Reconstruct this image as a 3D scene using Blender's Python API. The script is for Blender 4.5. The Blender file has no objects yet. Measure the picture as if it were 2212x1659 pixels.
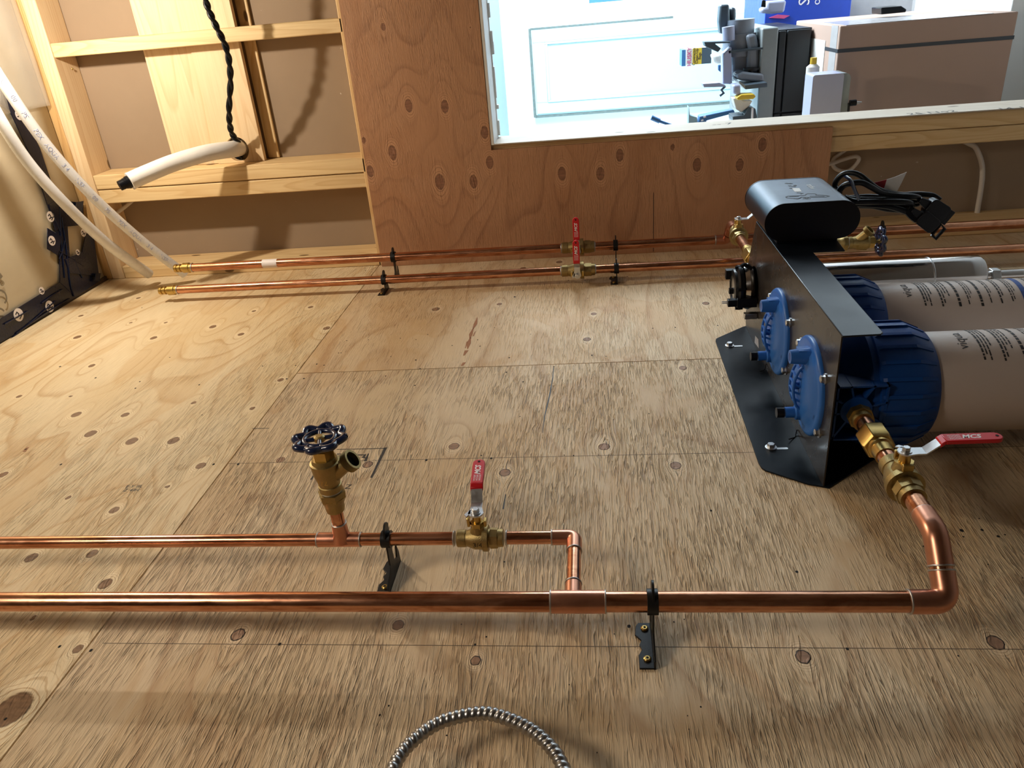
import bpy, math, random
import numpy as np
from mathutils import Matrix, Vector
random.seed(7)
rng = np.random.default_rng(11)
SC = bpy.context.scene
COL = SC.collection
PI = math.pi

# ---------------------------------------------------------------- frame of the place
# The photograph was taken with the camera turned on its side.  All shapes are written in a
# "bench" frame (x down the wall, y away from the camera, z out of the plywood wall) and put into the
# world, where the wall stands upright: world = (z, y, -x).
TURN = (0.0, PI / 2, 0.0)
def W(p): return (p[2], p[1], -p[0])

H = 0.78                                            # distance of the camera from the plywood wall
c0 = np.array([1106.0, 829.5]); vx = np.array([-13300.0, 1301.0]) - c0; vy = np.array([1265.0, -10.0]) - c0
FPX = math.sqrt(-(vx @ vy))
AX = -np.array([vx[0], vx[1], FPX]); AX /= np.linalg.norm(AX)
AY = np.array([vy[0], vy[1], FPX]); AY /= np.linalg.norm(AY)
AZ = np.cross(AX, AY)
RM = np.array([AX, AY, AZ])                          # columns: camera right, down, forward in the bench frame
def _ray(u, v): return RM @ np.array([u - c0[0], v - c0[1], FPX])
def gz(u, v, z=0.0):
    d = _ray(u, v); t = (z - H) / d[2]; return np.array([0, 0, H]) + t * d
def gy(u, v, y):
    d = _ray(u, v); t = y / d[1]; return np.array([0, 0, H]) + t * d

# ---------------------------------------------------------------- camera
cam = bpy.data.cameras.new('camera'); cam.sensor_fit = 'HORIZONTAL'; cam.sensor_width = 36.0
cam.lens = 36.0 * FPX / 2212.0; cam.clip_start = 0.02; cam.clip_end = 60
camo = bpy.data.objects.new('camera', cam); COL.objects.link(camo)
T3 = Matrix(((0, 0, 1), (0, 1, 0), (-1, 0, 0)))
r_, d_, f_ = Vector(RM[:, 0]), Vector(RM[:, 1]), Vector(RM[:, 2])
m3 = Matrix((r_, -d_, -f_)).transposed()
camo.matrix_world = Matrix.Translation(W((0, 0, H))) @ (T3 @ m3).to_4x4()
SC.camera = camo

# ---------------------------------------------------------------- light
SC.view_settings.view_transform = 'Standard'; SC.view_settings.look = 'None'
SC.view_settings.gamma = 1.0; SC.view_settings.use_curve_mapping = False
SC.view_settings.exposure = 0.0
world = bpy.data.worlds.new('world'); SC.world = world; world.use_nodes = True
bg = world.node_tree.nodes['Background']; bg.inputs[0].default_value = (0.80, 0.78, 0.78, 1); bg.inputs[1].default_value = 0.055

def light(name, kind, p, power, color, size=0.05, sizey=None, aim=None):
    l = bpy.data.lights.new(name, kind); l.energy = power; l.color = color
    if kind == 'AREA':
        l.size = size
        if sizey: l.shape = 'RECTANGLE'; l.size_y = sizey
    else: l.shadow_soft_size = size
    o = bpy.data.objects.new(name, l); COL.objects.link(o); o.location = W(p)
    if aim is not None:
        o.rotation_euler = (Vector(W(aim)) - Vector(W(p))).to_track_quat('-Z', 'Y').to_euler()
    return o
light('ceiling_bulb', 'POINT', (-1.52, 1.95, 0.92), 31.0, (1.0, 0.88, 0.72), 0.018)
rl = light('room_fill', 'AREA', (-1.6, 0.0, 1.4), 5.2, (1.0, 0.87, 0.72), 0.45, aim=(-0.45, 0.62, 0)); rl.data.spread = 1.7  # added soft fill from out of view, lifts the near and left plywood
light('garage_tube_light', 'AREA', (-0.35, 4.2, 1.9), 240.0, (0.80, 0.92, 1.0), 1.6, 1.0, aim=(0.9, 4.9, 0.2))
light('garage_door_daylight', 'AREA', (0.9, 4.6, 2.6), 15.0, (0.75, 0.88, 1.0), 1.8, 1.8, aim=(0.3, 1.6, 0.0))

# ---------------------------------------------------------------- materials
def nt(name):
    m = bpy.data.materials.new(name); m.use_nodes = True
    t = m.node_tree; return m, t, t.nodes['Principled BSDF']
def N(t, kind, **kw):
    n = t.nodes.new(kind)
    for k, v in kw.items():
        if k in n.inputs: n.inputs[k].default_value = v
        else: setattr(n, k, v)
    return n
def L(t, a, b): t.links.new(a, b)
def ramp(t, fac, stops, interp='LINEAR'):
    r = t.nodes.new('ShaderNodeValToRGB'); r.color_ramp.interpolation = interp
    e = r.color_ramp.elements
    while len(e) < len(stops): e.new(0.5)
    for el, (p, c) in zip(e, stops):
        el.position = p; el.color = (c, c, c, 1) if not hasattr(c, '__len__') else (*c, 1)
    L(t, fac, r.inputs[0]); return r.outputs[0]
def mixc(t, fac, a, b, mode='MIX'):
    m = t.nodes.new('ShaderNodeMix'); m.data_type = 'RGBA'; m.blend_type = mode
    for s, x in ((m.inputs[0], fac), (m.inputs[6], a), (m.inputs[7], b)):
        if hasattr(x, 'is_output'): L(t, x, s)
        elif hasattr(x, '__len__'): s.default_value = (*x, 1)
        else: s.default_value = x
    return m.outputs[2]
def math_(t, op, a, b=None, c=None):
    m = t.nodes.new('ShaderNodeMath'); m.operation = op
    for i, x in enumerate((a, b, c)):
        if x is None: continue
        if hasattr(x, 'is_output'): L(t, x, m.inputs[i])
        else: m.inputs[i].default_value = x
    return m.outputs[0]
def noise(t, vec, scale, detail=3, rough=0.5, dist=0.0):
    n = N(t, 'ShaderNodeTexNoise', Scale=scale, Detail=detail, Roughness=rough, Distortion=dist)
    L(t, vec, n.inputs['Vector']); return n.outputs['Fac']
def mapped(t, vec, scale=(1, 1, 1), loc=(0, 0, 0)):
    m = N(t, 'ShaderNodeMapping'); m.inputs['Scale'].default_value = scale; m.inputs['Location'].default_value = loc
    L(t, vec, m.inputs['Vector']); return m.outputs[0]
def bump(t, b, height, strength, dist=0.002):
    n = N(t, 'ShaderNodeBump', Strength=strength, Distance=dist); L(t, height, n.inputs['Height']); L(t, n.outputs[0], b.inputs['Normal'])

def simple(name, col, rough=0.5, metal=0.0, var=0.12, scale=30.0, bumps=0.0, spec=0.5, coat=0.0):
    m, t, b = nt(name)
    tc = N(t, 'ShaderNodeTexCoord')
    n = noise(t, tc.outputs['Object'], scale, 4, 0.6)
    dark = tuple(x * (1 - var) for x in col); lite = tuple(min(1, x * (1 + var)) for x in col)
    L(t, mixc(t, n, dark, lite), b.inputs['Base Color'])
    b.inputs['Metallic'].default_value = metal
    L(t, math_(t, 'MULTIPLY_ADD', n, 0.2, max(0.02, rough - 0.1)), b.inputs['Roughness'])
    b.inputs['Specular IOR Level'].default_value = spec
    b.inputs['Coat Weight'].default_value = coat
    if bumps: bump(t, b, noise(t, tc.outputs['Object'], scale * 6, 3), bumps, 0.001)
    return m

def plywood(name, base, early, late, knot, rings=9.0, contour=0.55, checks=1.0, rough=0.62, gloss=0.4, blotch=0.8):
    """face veneer: grain runs along gv; gu is the cross-grain coordinate bent round the knots; kd = distance to the nearest knot in knot radii"""
    m, t, b = nt(name)
    gu = N(t, 'ShaderNodeAttribute', attribute_name='gu').outputs['Fac']
    gv = N(t, 'ShaderNodeAttribute', attribute_name='gv').outputs['Fac']
    kd = N(t, 'ShaderNodeAttribute', attribute_name='kd').outputs['Fac']
    sm = N(t, 'ShaderNodeAttribute', attribute_name='smooth').outputs['Fac']
    cx = N(t, 'ShaderNodeCombineXYZ'); L(t, gu, cx.inputs[0]); L(t, gv, cx.inputs[1])
    v = cx.outputs[0]
    # broad colour drift and growth-ring contours
    low = noise(t, mapped(t, v, (3.2, 1.5, 1)), 1.0, 3, 0.55, 0.4)
    col = mixc(t, ramp(t, low, [(0.38, 0.0), (0.62, 1.0)]), base, early)
    blo = ramp(t, noise(t, mapped(t, v, (5.5, 2.6, 1), (7, 1, 0)), 1.0, 2.5, 0.5, 0.8), [(0.52, 0.0), (0.555, 0.55), (0.60, 0.35), (0.70, 0.6)])
    col = mixc(t, math_(t, 'MULTIPLY', blo, blotch), col, tuple(x * y for x, y in zip(base, (0.86, 0.72, 0.55))))
    ringn = noise(t, mapped(t, v, (2.6, 0.85, 1), (4.2, 1.7, 0)), 1.0, 1.6, 0.45, 0.2)
    kl = N(t, 'ShaderNodeAttribute', attribute_name='kl').outputs['Fac']
    ringn = math_(t, 'ADD', ringn, math_(t, 'MULTIPLY', kl, 0.20))
    saw = math_(t, 'FRACT', math_(t, 'MULTIPLY', ringn, rings * 2.0))
    line = ramp(t, saw, [(0.0, 0.0), (0.70, 0.10), (0.91, 1.0), (0.95, 0.5), (1.0, 0.0)])
    patch = ramp(t, noise(t, mapped(t, v, (4, 2.4, 1), (9, 3, 0)), 1.0, 2), [(0.36, 0.30), (0.58, 1.0)])
    col = mixc(t, math_(t, 'MULTIPLY', math_(t, 'MULTIPLY', line, patch), contour), col, late)
    # fibre streaks
    fine = noise(t, mapped(t, v, (420, 14, 1)), 1.0, 3, 0.65)
    col = mixc(t, ramp(t, fine, [(0.3, 0.26), (0.7, 0.0)]), col, late)
    # lathe checks: short dark slits with raised lips
    ck = noise(t, mapped(t, v, (250, 17, 1), (2, 5, 0)), 1.0, 2.0, 0.55, 0.5)
    ck2 = noise(t, mapped(t, v, (120, 8, 1), (22, 15, 0)), 1.0, 2.0, 0.5, 0.4)
    area = ramp(t, noise(t, mapped(t, v, (6.0, 3.4, 1), (1, 8, 0)), 1.0, 4, 0.65), [(0.36, 0.0), (0.60, 1.0)])
    area = math_(t, 'MULTIPLY', area, math_(t, 'SUBTRACT', 1.0, sm))
    area2 = ramp(t, noise(t, mapped(t, v, (4.0, 2.4, 1), (14, 3, 0)), 1.0, 4, 0.65), [(0.50, 0.0), (0.60, 1.0)])
    slit1 = math_(t, 'MULTIPLY', ramp(t, ck, [(0.57, 0.0), (0.63, 1.0)]), area)
    slit2 = math_(t, 'MULTIPLY', ramp(t, ck2, [(0.60, 0.0), (0.66, 1.0)]), math_(t, 'MULTIPLY', area, area2))
    slit = math_(t, 'MAXIMUM', slit1, slit2)
    lip = math_(t, 'MULTIPLY', ramp(t, ck, [(0.40, 0.0), (0.53, 1.0), (0.57, 0.0)]), area)
    lip2 = math_(t, 'MULTIPLY', ramp(t, ck2, [(0.50, 0.0), (0.59, 1.0), (0.61, 0.0)]), math_(t, 'MULTIPLY', area, area2))
    col = mixc(t, math_(t, 'MULTIPLY', math_(t, 'MAXIMUM', lip, lip2), 0.35 * checks), col, tuple(min(1, x * 1.22) for x in early))
    col = mixc(t, math_(t, 'MULTIPLY', slit, 0.50 * checks), col, tuple(x * 0.50 for x in late))
    # knots
    swirl = noise(t, mapped(t, v, (30, 30, 1)), 1.0, 2)
    kdw = math_(t, 'ADD', kd, math_(t, 'MULTIPLY_ADD', swirl, 0.9, -0.45))
    q4 = math_(t, 'MULTIPLY', kdw, 0.25)
    pale = ramp(t, q4, [(0.24, 0.0), (0.30, 0.75), (0.46, 0.5), (0.66, 0.0)])
    col = mixc(t, pale, col, tuple(min(1, x * 1.10) for x in early))
    kring = ramp(t, math_(t, 'SINE', math_(t, 'MULTIPLY', kdw, 15.0)), [(0.55, 0.0), (0.95, 1.0)])
    halo = ramp(t, q4, [(0.25, 0.0), (0.29, 0.70), (0.45, 0.50), (0.70, 0.0)])
    col = mixc(t, math_(t, 'MULTIPLY', halo, kring), col, tuple(x * 0.9 for x in late))
    wob = noise(t, mapped(t, v, (160, 160, 1)), 1.0, 2)
    kd2 = math_(t, 'ADD', kd, math_(t, 'MULTIPLY_ADD', wob, 0.3, -0.15))
    core = ramp(t, math_(t, 'MULTIPLY', kd2, 0.5), [(0.0, 1.0), (0.47, 1.0), (0.53, 0.0)])
    rim = ramp(t, math_(t, 'MULTIPLY', kd2, 0.5), [(0.42, 0.0), (0.47, 1.0), (0.51, 1.0), (0.54, 0.0)])
    kcol = mixc(t, ramp(t, wob, [(0.35, 0.0), (0.7, 1.0)]), knot, tuple(x * 1.5 for x in knot))
    col = mixc(t, core, col, kcol)
    dk = N(t, 'ShaderNodeAttribute', attribute_name='kdark').outputs['Fac']
    col = mixc(t, math_(t, 'MULTIPLY', rim, dk), col, tuple(x * 0.12 for x in knot))
    L(t, col, b.inputs['Base Color'])
    b.inputs['Roughness'].default_value = rough; b.inputs['Specular IOR Level'].default_value = gloss
    hgt = math_(t, 'ADD', math_(t, 'MULTIPLY', math_(t, 'MAXIMUM', lip, lip2), 0.9), math_(t, 'MULTIPLY', slit, -1.5))
    hgt = math_(t, 'ADD', hgt, math_(t, 'MULTIPLY', fine, 0.12))
    hgt = math_(t, 'ADD', hgt, math_(t, 'MULTIPLY', core, 0.5))
    bump(t, b, hgt, 0.85 * checks, 0.0018)
    return m

def lumber(name, axis, base, late, scale=1.0, rough=0.6):
    m, t, b = nt(name)
    tc = N(t, 'ShaderNodeTexCoord'); oi = N(t, 'ShaderNodeObjectInfo')
    add = N(t, 'ShaderNodeVectorMath', operation='ADD'); L(t, tc.outputs['Object'], add.inputs[0])
    rv = math_(t, 'MULTIPLY', oi.outputs['Random'], 7.0)
    cb = N(t, 'ShaderNodeCombineXYZ'); L(t, rv, cb.inputs[0]); L(t, rv, cb.inputs[1]); L(t, rv, cb.inputs[2]); L(t, cb.outputs[0], add.inputs[1])
    s = [9.0, 9.0, 9.0]; s['xyz'.index(axis)] = 0.9
    v = mapped(t, add.outputs[0], tuple(x * scale for x in s))
    rn = noise(t, v, 1.0, 1.5, 0.45, 0.5)
    saw = math_(t, 'FRACT', math_(t, 'MULTIPLY', rn, 16.0))
    line = ramp(t, saw, [(0.0, 0.0), (0.5, 0.12), (0.9, 1.0), (1.0, 0.0)])
    s2 = [220.0] * 3; s2['xyz'.index(axis)] = 7.0
    fine = noise(t, mapped(t, add.outputs[0], tuple(s2)), 1.0, 3)
    col = mixc(t, math_(t, 'MULTIPLY', line, 0.42), base, late)
    low = noise(t, mapped(t, add.outputs[0], tuple(x * 0.35 for x in s)), 1.0, 2)
    col = mixc(t, ramp(t, low, [(0.35, 0.0), (0.75, 0.5)]), col, late)
    col = mixc(t, ramp(t, fine, [(0.3, 0.22), (0.65, 0.0)]), col, late)
    vor = N(t, 'ShaderNodeTexVoronoi', Scale=1.0); s3 = [12.0] * 3; s3['xyz'.index(axis)] = 5.0
    L(t, mapped(t, add.outputs[0], tuple(s3)), vor.inputs['Vector'])
    kn = ramp(t, vor.outputs['Distance'], [(0.0, 1.0), (0.075, 0.9), (0.10, 0.0)])
    col = mixc(t, kn, col, tuple(x * 0.30 for x in late))
    L(t, col, b.inputs['Base Color']); b.inputs['Roughness'].default_value = rough
    bump(t, b, fine, 0.15, 0.001)
    return m

M = {}
M['ply_bright'] = plywood('plywood_pale', (0.73, 0.575, 0.345), (0.79, 0.66, 0.44), (0.48, 0.27, 0.10), (0.20, 0.115, 0.06), rings=9, contour=0.65, checks=0.75)
M['ply_main'] = plywood('plywood_fir', (0.64, 0.48, 0.285), (0.71, 0.555, 0.36), (0.36, 0.19, 0.085), (0.25, 0.145, 0.085), rings=7, contour=0.5, checks=1.0)
M['ply_far'] = plywood('plywood_fir_streaked', (0.64, 0.46, 0.26), (0.70, 0.55, 0.36), (0.38, 0.19, 0.07), (0.22, 0.12, 0.065), rings=6, contour=0.55, checks=0.6)
M['ply_red'] = plywood('plywood_amber', (0.45, 0.225, 0.11), (0.50, 0.265, 0.14), (0.21, 0.085, 0.040), (0.20, 0.09, 0.048), rings=6, contour=0.5, checks=0.35, blotch=0.4)
PINE = (0.80, 0.60, 0.32); PINEL = (0.52, 0.28, 0.09)
for a in 'xyz': M['pine_' + a] = lumber('pine_grain_' + a, a, PINE, PINEL)
M['pine_old'] = lumber('pine_edge', 'z', (0.72, 0.47, 0.20), (0.42, 0.20, 0.06))
M['pine_pale'] = lumber('pine_pale', 'z', (0.84, 0.66, 0.42), (0.60, 0.36, 0.16), 0.7)
M['dark_wood'] = lumber('stained_edge', 'y', (0.085, 0.06, 0.042), (0.04, 0.025, 0.016))
M['sill'] = lumber('pine_sawn', 'x', (0.52, 0.46, 0.38), (0.40, 0.31, 0.22))

def drywall():
    m, t, b = nt('drywall_brown_paper'); tc = N(t, 'ShaderNodeTexCoord')
    n = noise(t, tc.outputs['Object'], 3.0, 5, 0.6); sp = noise(t, tc.outputs['Object'], 55.0, 2)
    col = mixc(t, n, (0.285, 0.205, 0.135), (0.36, 0.265, 0.18))
    col = mixc(t, ramp(t, sp, [(0.765, 0.0), (0.80, 0.7)]), col, (0.75, 0.68, 0.58))
    L(t, col, b.inputs['Base Color']); b.inputs['Roughness'].default_value = 0.85
    bump(t, b, noise(t, tc.outputs['Object'], 400, 2), 0.1, 0.0005); return m
M['drywall'] = drywall()

def copper():
    m, t, b = nt('copper'); tc = N(t, 'ShaderNodeTexCoord'); v = tc.outputs['Object']
    n = noise(t, mapped(t, v, (14, 60, 60)), 1.0, 4, 0.65, 0.6); n2 = noise(t, v, 90.0, 3)
    col = mixc(t, ramp(t, n, [(0.36, 0.0), (0.62, 1.0)]), (0.44, 0.185, 0.095), (0.72, 0.36, 0.215))
    col = mixc(t, ramp(t, n2, [(0.58, 0.0), (0.75, 0.45)]), col, (0.38, 0.14, 0.07))
    L(t, col, b.inputs['Base Color']); b.inputs['Metallic'].default_value = 1.0
    L(t, math_(t, 'MULTIPLY_ADD', n, 0.22, 0.11), b.inputs['Roughness']); return m
M['copper'] = copper()
M['copper_fit'] = simple('copper_fitting', (0.60, 0.28, 0.18), 0.32, 1.0, 0.25, 40)
M['solder'] = simple('solder', (0.50, 0.47, 0.44), 0.42, 1.0, 0.2, 200)
M['brass'] = simple('brass', (0.55, 0.38, 0.125), 0.32, 1.0, 0.22, 60)
M['brass_cast'] = simple('cast_brass', (0.36, 0.265, 0.11), 0.44, 1.0, 0.25, 120, 0.35)
M['chrome'] = simple('chrome', (0.55, 0.53, 0.52), 0.10, 1.0, 0.03, 30)
M['steel'] = simple('zinc_steel', (0.60, 0.61, 0.62), 0.35, 1.0, 0.12, 90)
M['galv'] = simple('galvanised_steel', (0.36, 0.35, 0.34), 0.34, 1.0, 0.15, 60)
M['red'] = simple('red_vinyl', (0.55, 0.012, 0.018), 0.34, 0.0, 0.1, 60, 0, 0.35, 0.0)
M['white_print'] = simple('white_print', (0.85, 0.80, 0.80), 0.5, 0.0, 0.03)
M['black_coat'] = simple('black_powder_coat', (0.006, 0.009, 0.013), 0.38, 0.0, 0.2, 60, 0.04, 0.13)
M['flange_coat'] = simple('black_satin_flange', (0.006, 0.009, 0.014), 0.32, 0.0, 0.1, 10, 0.0, 0.32)
M['face_coat'] = simple('black_coat_brown_reflection', (0.026, 0.021, 0.018), 0.26, 0.0, 0.6, 14, 0.0, 0.22)  # black coat, the plywood's brown reflection mottled into its colour
M['alu'] = simple('dark_anodised_aluminium', (0.030, 0.042, 0.062), 0.32, 0.7, 0.08, 6)
M['black_plastic'] = simple('black_plastic', (0.006, 0.006, 0.008), 0.34, 0.0, 0.1, 50, 0, 0.22)
M['black_rubber'] = simple('black_cord', (0.005, 0.006, 0.008), 0.36, 0.0, 0.1, 50, 0, 0.25)
M['bracket'] = simple('black_bracket_steel', (0.008, 0.008, 0.008), 0.40, 0.0, 0.2, 80, 0.1, 0.3)
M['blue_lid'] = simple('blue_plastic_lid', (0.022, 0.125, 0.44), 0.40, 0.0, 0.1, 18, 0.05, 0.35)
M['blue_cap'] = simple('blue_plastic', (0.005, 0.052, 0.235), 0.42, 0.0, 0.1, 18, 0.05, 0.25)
M['blue_wheel'] = simple('navy_enamel', (0.006, 0.015, 0.055), 0.22, 0.0, 0.15, 60, 0, 0.6, 0.4)
M['cream'] = simple('cream_plastic', (0.56, 0.475, 0.42), 0.42, 0.0, 0.02, 12)
M['print'] = simple('black_print', (0.02, 0.018, 0.018), 0.6)
M['pencil'] = simple('pencil_graphite', (0.12, 0.085, 0.055), 0.7)
M['print_blue'] = simple('blue_print', (0.03, 0.07, 0.25), 0.6)
M['navy'] = simple('navy_tape', (0.006, 0.010, 0.030), 0.24, 0.0, 0.5, 25, 0.6, 0.4)
def wrapmat():
    m, t, b = nt('membrane_cream'); tc = N(t, 'ShaderNodeTexCoord')
    n = noise(t, mapped(t, tc.outputs['Object'], (1, 2.2, 5)), 2.5, 3, 0.5, 0.4)
    L(t, mixc(t, n, (0.46, 0.39, 0.27), (0.60, 0.53, 0.39)), b.inputs['Base Color']); b.inputs['Roughness'].default_value = 0.5
    bump(t, b, noise(t, tc.outputs['Object'], 260, 3), 0.25, 0.001); return m
M['wrap'] = wrapmat()
M['poly'] = simple('clear_poly', (0.72, 0.69, 0.62), 0.16, 0.0, 0.1, 12, 0.6)
M['poly'].node_tree.nodes['Principled BSDF'].inputs['Alpha'].default_value = 0.30
M['wrap_ink'] = simple('grey_ink', (0.20, 0.17, 0.12), 0.6)
M['pex'] = simple('white_pex', (0.82, 0.82, 0.82), 0.28, 0.0, 0.03, 20)
M['pex_ink'] = simple('pale_blue_ink', (0.42, 0.48, 0.72), 0.5)
M['foam'] = simple('white_ribbed_foam', (0.86, 0.83, 0.78), 0.5, 0.0, 0.05, 60, 0.2)
M['ivory_cable'] = simple('ivory_cable_jacket', (0.62, 0.56, 0.49), 0.5, 0.0, 0.05)
M['tag_white'] = simple('tag_paper', (0.72, 0.70, 0.66), 0.6); M['tag_red'] = simple('tag_red', (0.30, 0.012, 0.02), 0.6)
M['dark_slot'] = simple('shadow_gap', (0.008, 0.007, 0.006), 0.9)
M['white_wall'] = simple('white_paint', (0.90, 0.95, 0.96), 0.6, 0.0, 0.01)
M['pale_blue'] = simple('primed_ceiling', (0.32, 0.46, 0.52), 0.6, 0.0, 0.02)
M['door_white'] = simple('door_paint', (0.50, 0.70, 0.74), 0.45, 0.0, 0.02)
M['door_edge'] = simple('door_edge_dark', (0.13, 0.17, 0.16), 0.7, 0.0, 0.5, 40)  # dark mottled edge round the door slab
M['machine'] = simple('grey_cast_enamel', (0.22, 0.25, 0.30), 0.40, 0.0, 0.08)
M['machine_dark'] = simple('dark_grey_enamel', (0.06, 0.085, 0.11), 0.40, 0.0, 0.08)
M['cab_top'] = simple('grey_worktop', (0.25, 0.28, 0.29), 0.4)
M['cab_black'] = simple('black_drawer_front', (0.012, 0.017, 0.022), 0.4)
M['card'] = simple('cardboard', (0.42, 0.285, 0.225), 0.75, 0.0, 0.06, 8)
M['card_tape'] = simple('clear_packing_tape', (0.46, 0.44, 0.44), 0.2, 0.0, 0.1)
M['strap'] = simple('grey_strap', (0.05, 0.055, 0.065), 0.4)
M['blue_box'] = simple('blue_carton', (0.012, 0.055, 0.42), 0.45)
M['yellow'] = simple('yellow_plastic', (0.70, 0.46, 0.03), 0.4)
M['pink'] = simple('magenta_print', (0.60, 0.08, 0.22), 0.5)
M['tool_blue'] = simple('blue_tool_paint', (0.05, 0.16, 0.36), 0.4)
M['lavender'] = simple('pale_plastic', (0.38, 0.40, 0.55), 0.4, 0.0, 0.02)
M['floor'] = simple('concrete', (0.35, 0.34, 0.33), 0.8)

# ---------------------------------------------------------------- mesh building
class MB:
    def __init__(s): s.v = []; s.f = []; s.o = np.zeros(3); s.b = np.eye(3)
    def frame(s, o=(0, 0, 0), a=(1, 0, 0), b=(0, 1, 0), c=(0, 0, 1)):
        s.o = np.array(o, float); s.b = np.array([a, b, c], float); return s
    def add(s, vs, fs):
        k = len(s.v); vs = np.asarray(vs, float) @ s.b + s.o
        s.v.extend(vs.tolist()); 
        flip = np.linalg.det(s.b) < 0
        for f in fs:
            f = [i + k for i in f]; s.f.append(f[::-1] if flip else f)
        return s
    def box(s, x0, x1, y0, y1, z0, z1):
        vs = [(x, y, z) for x in (x0, x1) for y in (y0, y1) for z in (z0, z1)]
        return s.add(vs, [(0, 1, 3, 2), (4, 6, 7, 5), (0, 4, 5, 1), (2, 3, 7, 6), (0, 2, 6, 4), (1, 5, 7, 3)])
    def prism(s, poly, axis, a0, a1):
        """poly in the two remaining axes (cyclic order), extruded along axis"""
        area = sum(poly[i][0] * poly[(i + 1) % len(poly)][1] - poly[(i + 1) % len(poly)][0] * poly[i][1] for i in range(len(poly)))
        if area < 0: poly = poly[::-1]
        if a1 < a0: a0, a1 = a1, a0
        n = len(poly)
        def mk(p, a): return {'x': (a, p[0], p[1]), 'y': (p[1], a, p[0]), 'z': (p[0], p[1], a)}[axis]
        vs = [mk(p, a0) for p in poly] + [mk(p, a1) for p in poly]
        fs = [tuple(range(n))[::-1], tuple(range(n, 2 * n))] + [(i, (i + 1) % n, n + (i + 1) % n, n + i) for i in range(n)]
        return s.add(vs, fs)
    def lathe(s, prof, o, d, seg=32, up=None, rfun=None, cap=True):
        """prof: [(t, r)] along direction d from o"""
        d = np.array(d, float); d /= np.linalg.norm(d)
        up = np.array(up if up is not None else ((0, 0, 1) if abs(d[2]) < 0.9 else (0, 1, 0)), float)
        u = np.cross(up, d); u /= np.linalg.norm(u); w = np.cross(d, u); o = np.array(o, float)
        vs = []; fs = []
        for i, (tt, r) in enumerate(prof):
            for k in range(seg):
                a = 2 * PI * k / seg; rr = r * (rfun(a, i) if rfun else 1.0)
                vs.append(o + d * tt + u * rr * math.cos(a) + w * rr * math.sin(a))
        for i in range(len(prof) - 1):
            for k in range(seg):
                k2 = (k + 1) % seg
                fs.append((i * seg + k, i * seg + k2, (i + 1) * seg + k2, (i + 1) * seg + k))
        if cap:
            fs.append(tuple(range(seg))[::-1]); fs.append(tuple((len(prof) - 1) * seg + k for k in range(seg)))
        return s.add(vs, fs)
    def cyl(s, a, b, r, seg=28):
        a = np.array(a, float); b = np.array(b, float); l = np.linalg.norm(b - a)
        return s.lathe([(0, r), (l, r)], a, b - a, seg)
    def tube(s, path, r, seg=14, cap=True, rlist=None, flat=None):
        P = [np.array(p, float) for p in path]; n = len(P)
        T = [(P[min(i + 1, n - 1)] - P[max(i - 1, 0)]) for i in range(n)]; T = [t / (np.linalg.norm(t) + 1e-12) for t in T]
        ref = np.array([0, 0, 1.0]) if abs(T[0][2]) < 0.9 else np.array([0, 1.0, 0])
        u = np.cross(ref, T[0]); u /= np.linalg.norm(u); vs = []; fs = []
        for i in range(n):
            u = u - T[i] * (u @ T[i]); u /= np.linalg.norm(u); w = np.cross(T[i], u)
            rr = rlist[i] if rlist is not None else r
            for k in range(seg):
                a = 2 * PI * k / seg
                vs.append(P[i] + u * rr * math.cos(a) + w * rr * math.sin(a) * (flat or 1.0))
        for i in range(n - 1):
            for k in range(seg):
                k2 = (k + 1) % seg
                fs.append((i * seg + k, i * seg + k2, (i + 1) * seg + k2, (i + 1) * seg + k))
        if cap: fs.append(tuple(range(seg))[::-1]); fs.append(tuple((n - 1) * seg + k for k in range(seg)))
        return s.add(vs, fs)

def smoothpath(pts, n=12):
    P = [np.array(p, float) for p in pts]; P = [2 * P[0] - P[1]] + P + [2 * P[-1] - P[-2]]; out = []
    for i in range(1, len(P) - 2):
        for k in range(n):
            t = k / n; a, b, c, d = P[i - 1:i + 3]
            out.append(0.5 * ((2 * b) + (c - a) * t + (2 * a - 5 * b + 4 * c - d) * t * t + (3 * b - a - 3 * c + d) * t ** 3))
    out.append(P[-2]); return out
def bend(pts, r, n=8):
    """polyline with rounded corners of radius r"""
    P = [np.array(p, float) for p in pts]; out = [P[0]]
    for i in range(1, len(P) - 1):
        a = P[i - 1] - P[i]; b = P[i + 1] - P[i]; a /= np.linalg.norm(a); b /= np.linalg.norm(b)
        ang = math.acos(max(-1, min(1, a @ b))); d = r / math.tan(ang / 2)
        p0, p1 = P[i] + a * d, P[i] + b * d
        for k in range(n + 1):
            t = k / n; out.append((1 - t) ** 2 * p0 + 2 * t * (1 - t) * P[i] + t * t * p1)
    out.append(P[-1]); return out
def rrect(w, h, r, n=6, cx=0, cy=0):
    out = []
    for sx, sy, a0 in ((1, 1, 0), (-1, 1, PI / 2), (-1, -1, PI), (1, -1, 1.5 * PI)):
        for k in range(n + 1):
            a = a0 + PI / 2 * k / n
            out.append((cx + sx * (w / 2 - r) + r * math.cos(a), cy + sy * (h / 2 - r) + r * math.sin(a)))
    return out

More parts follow.
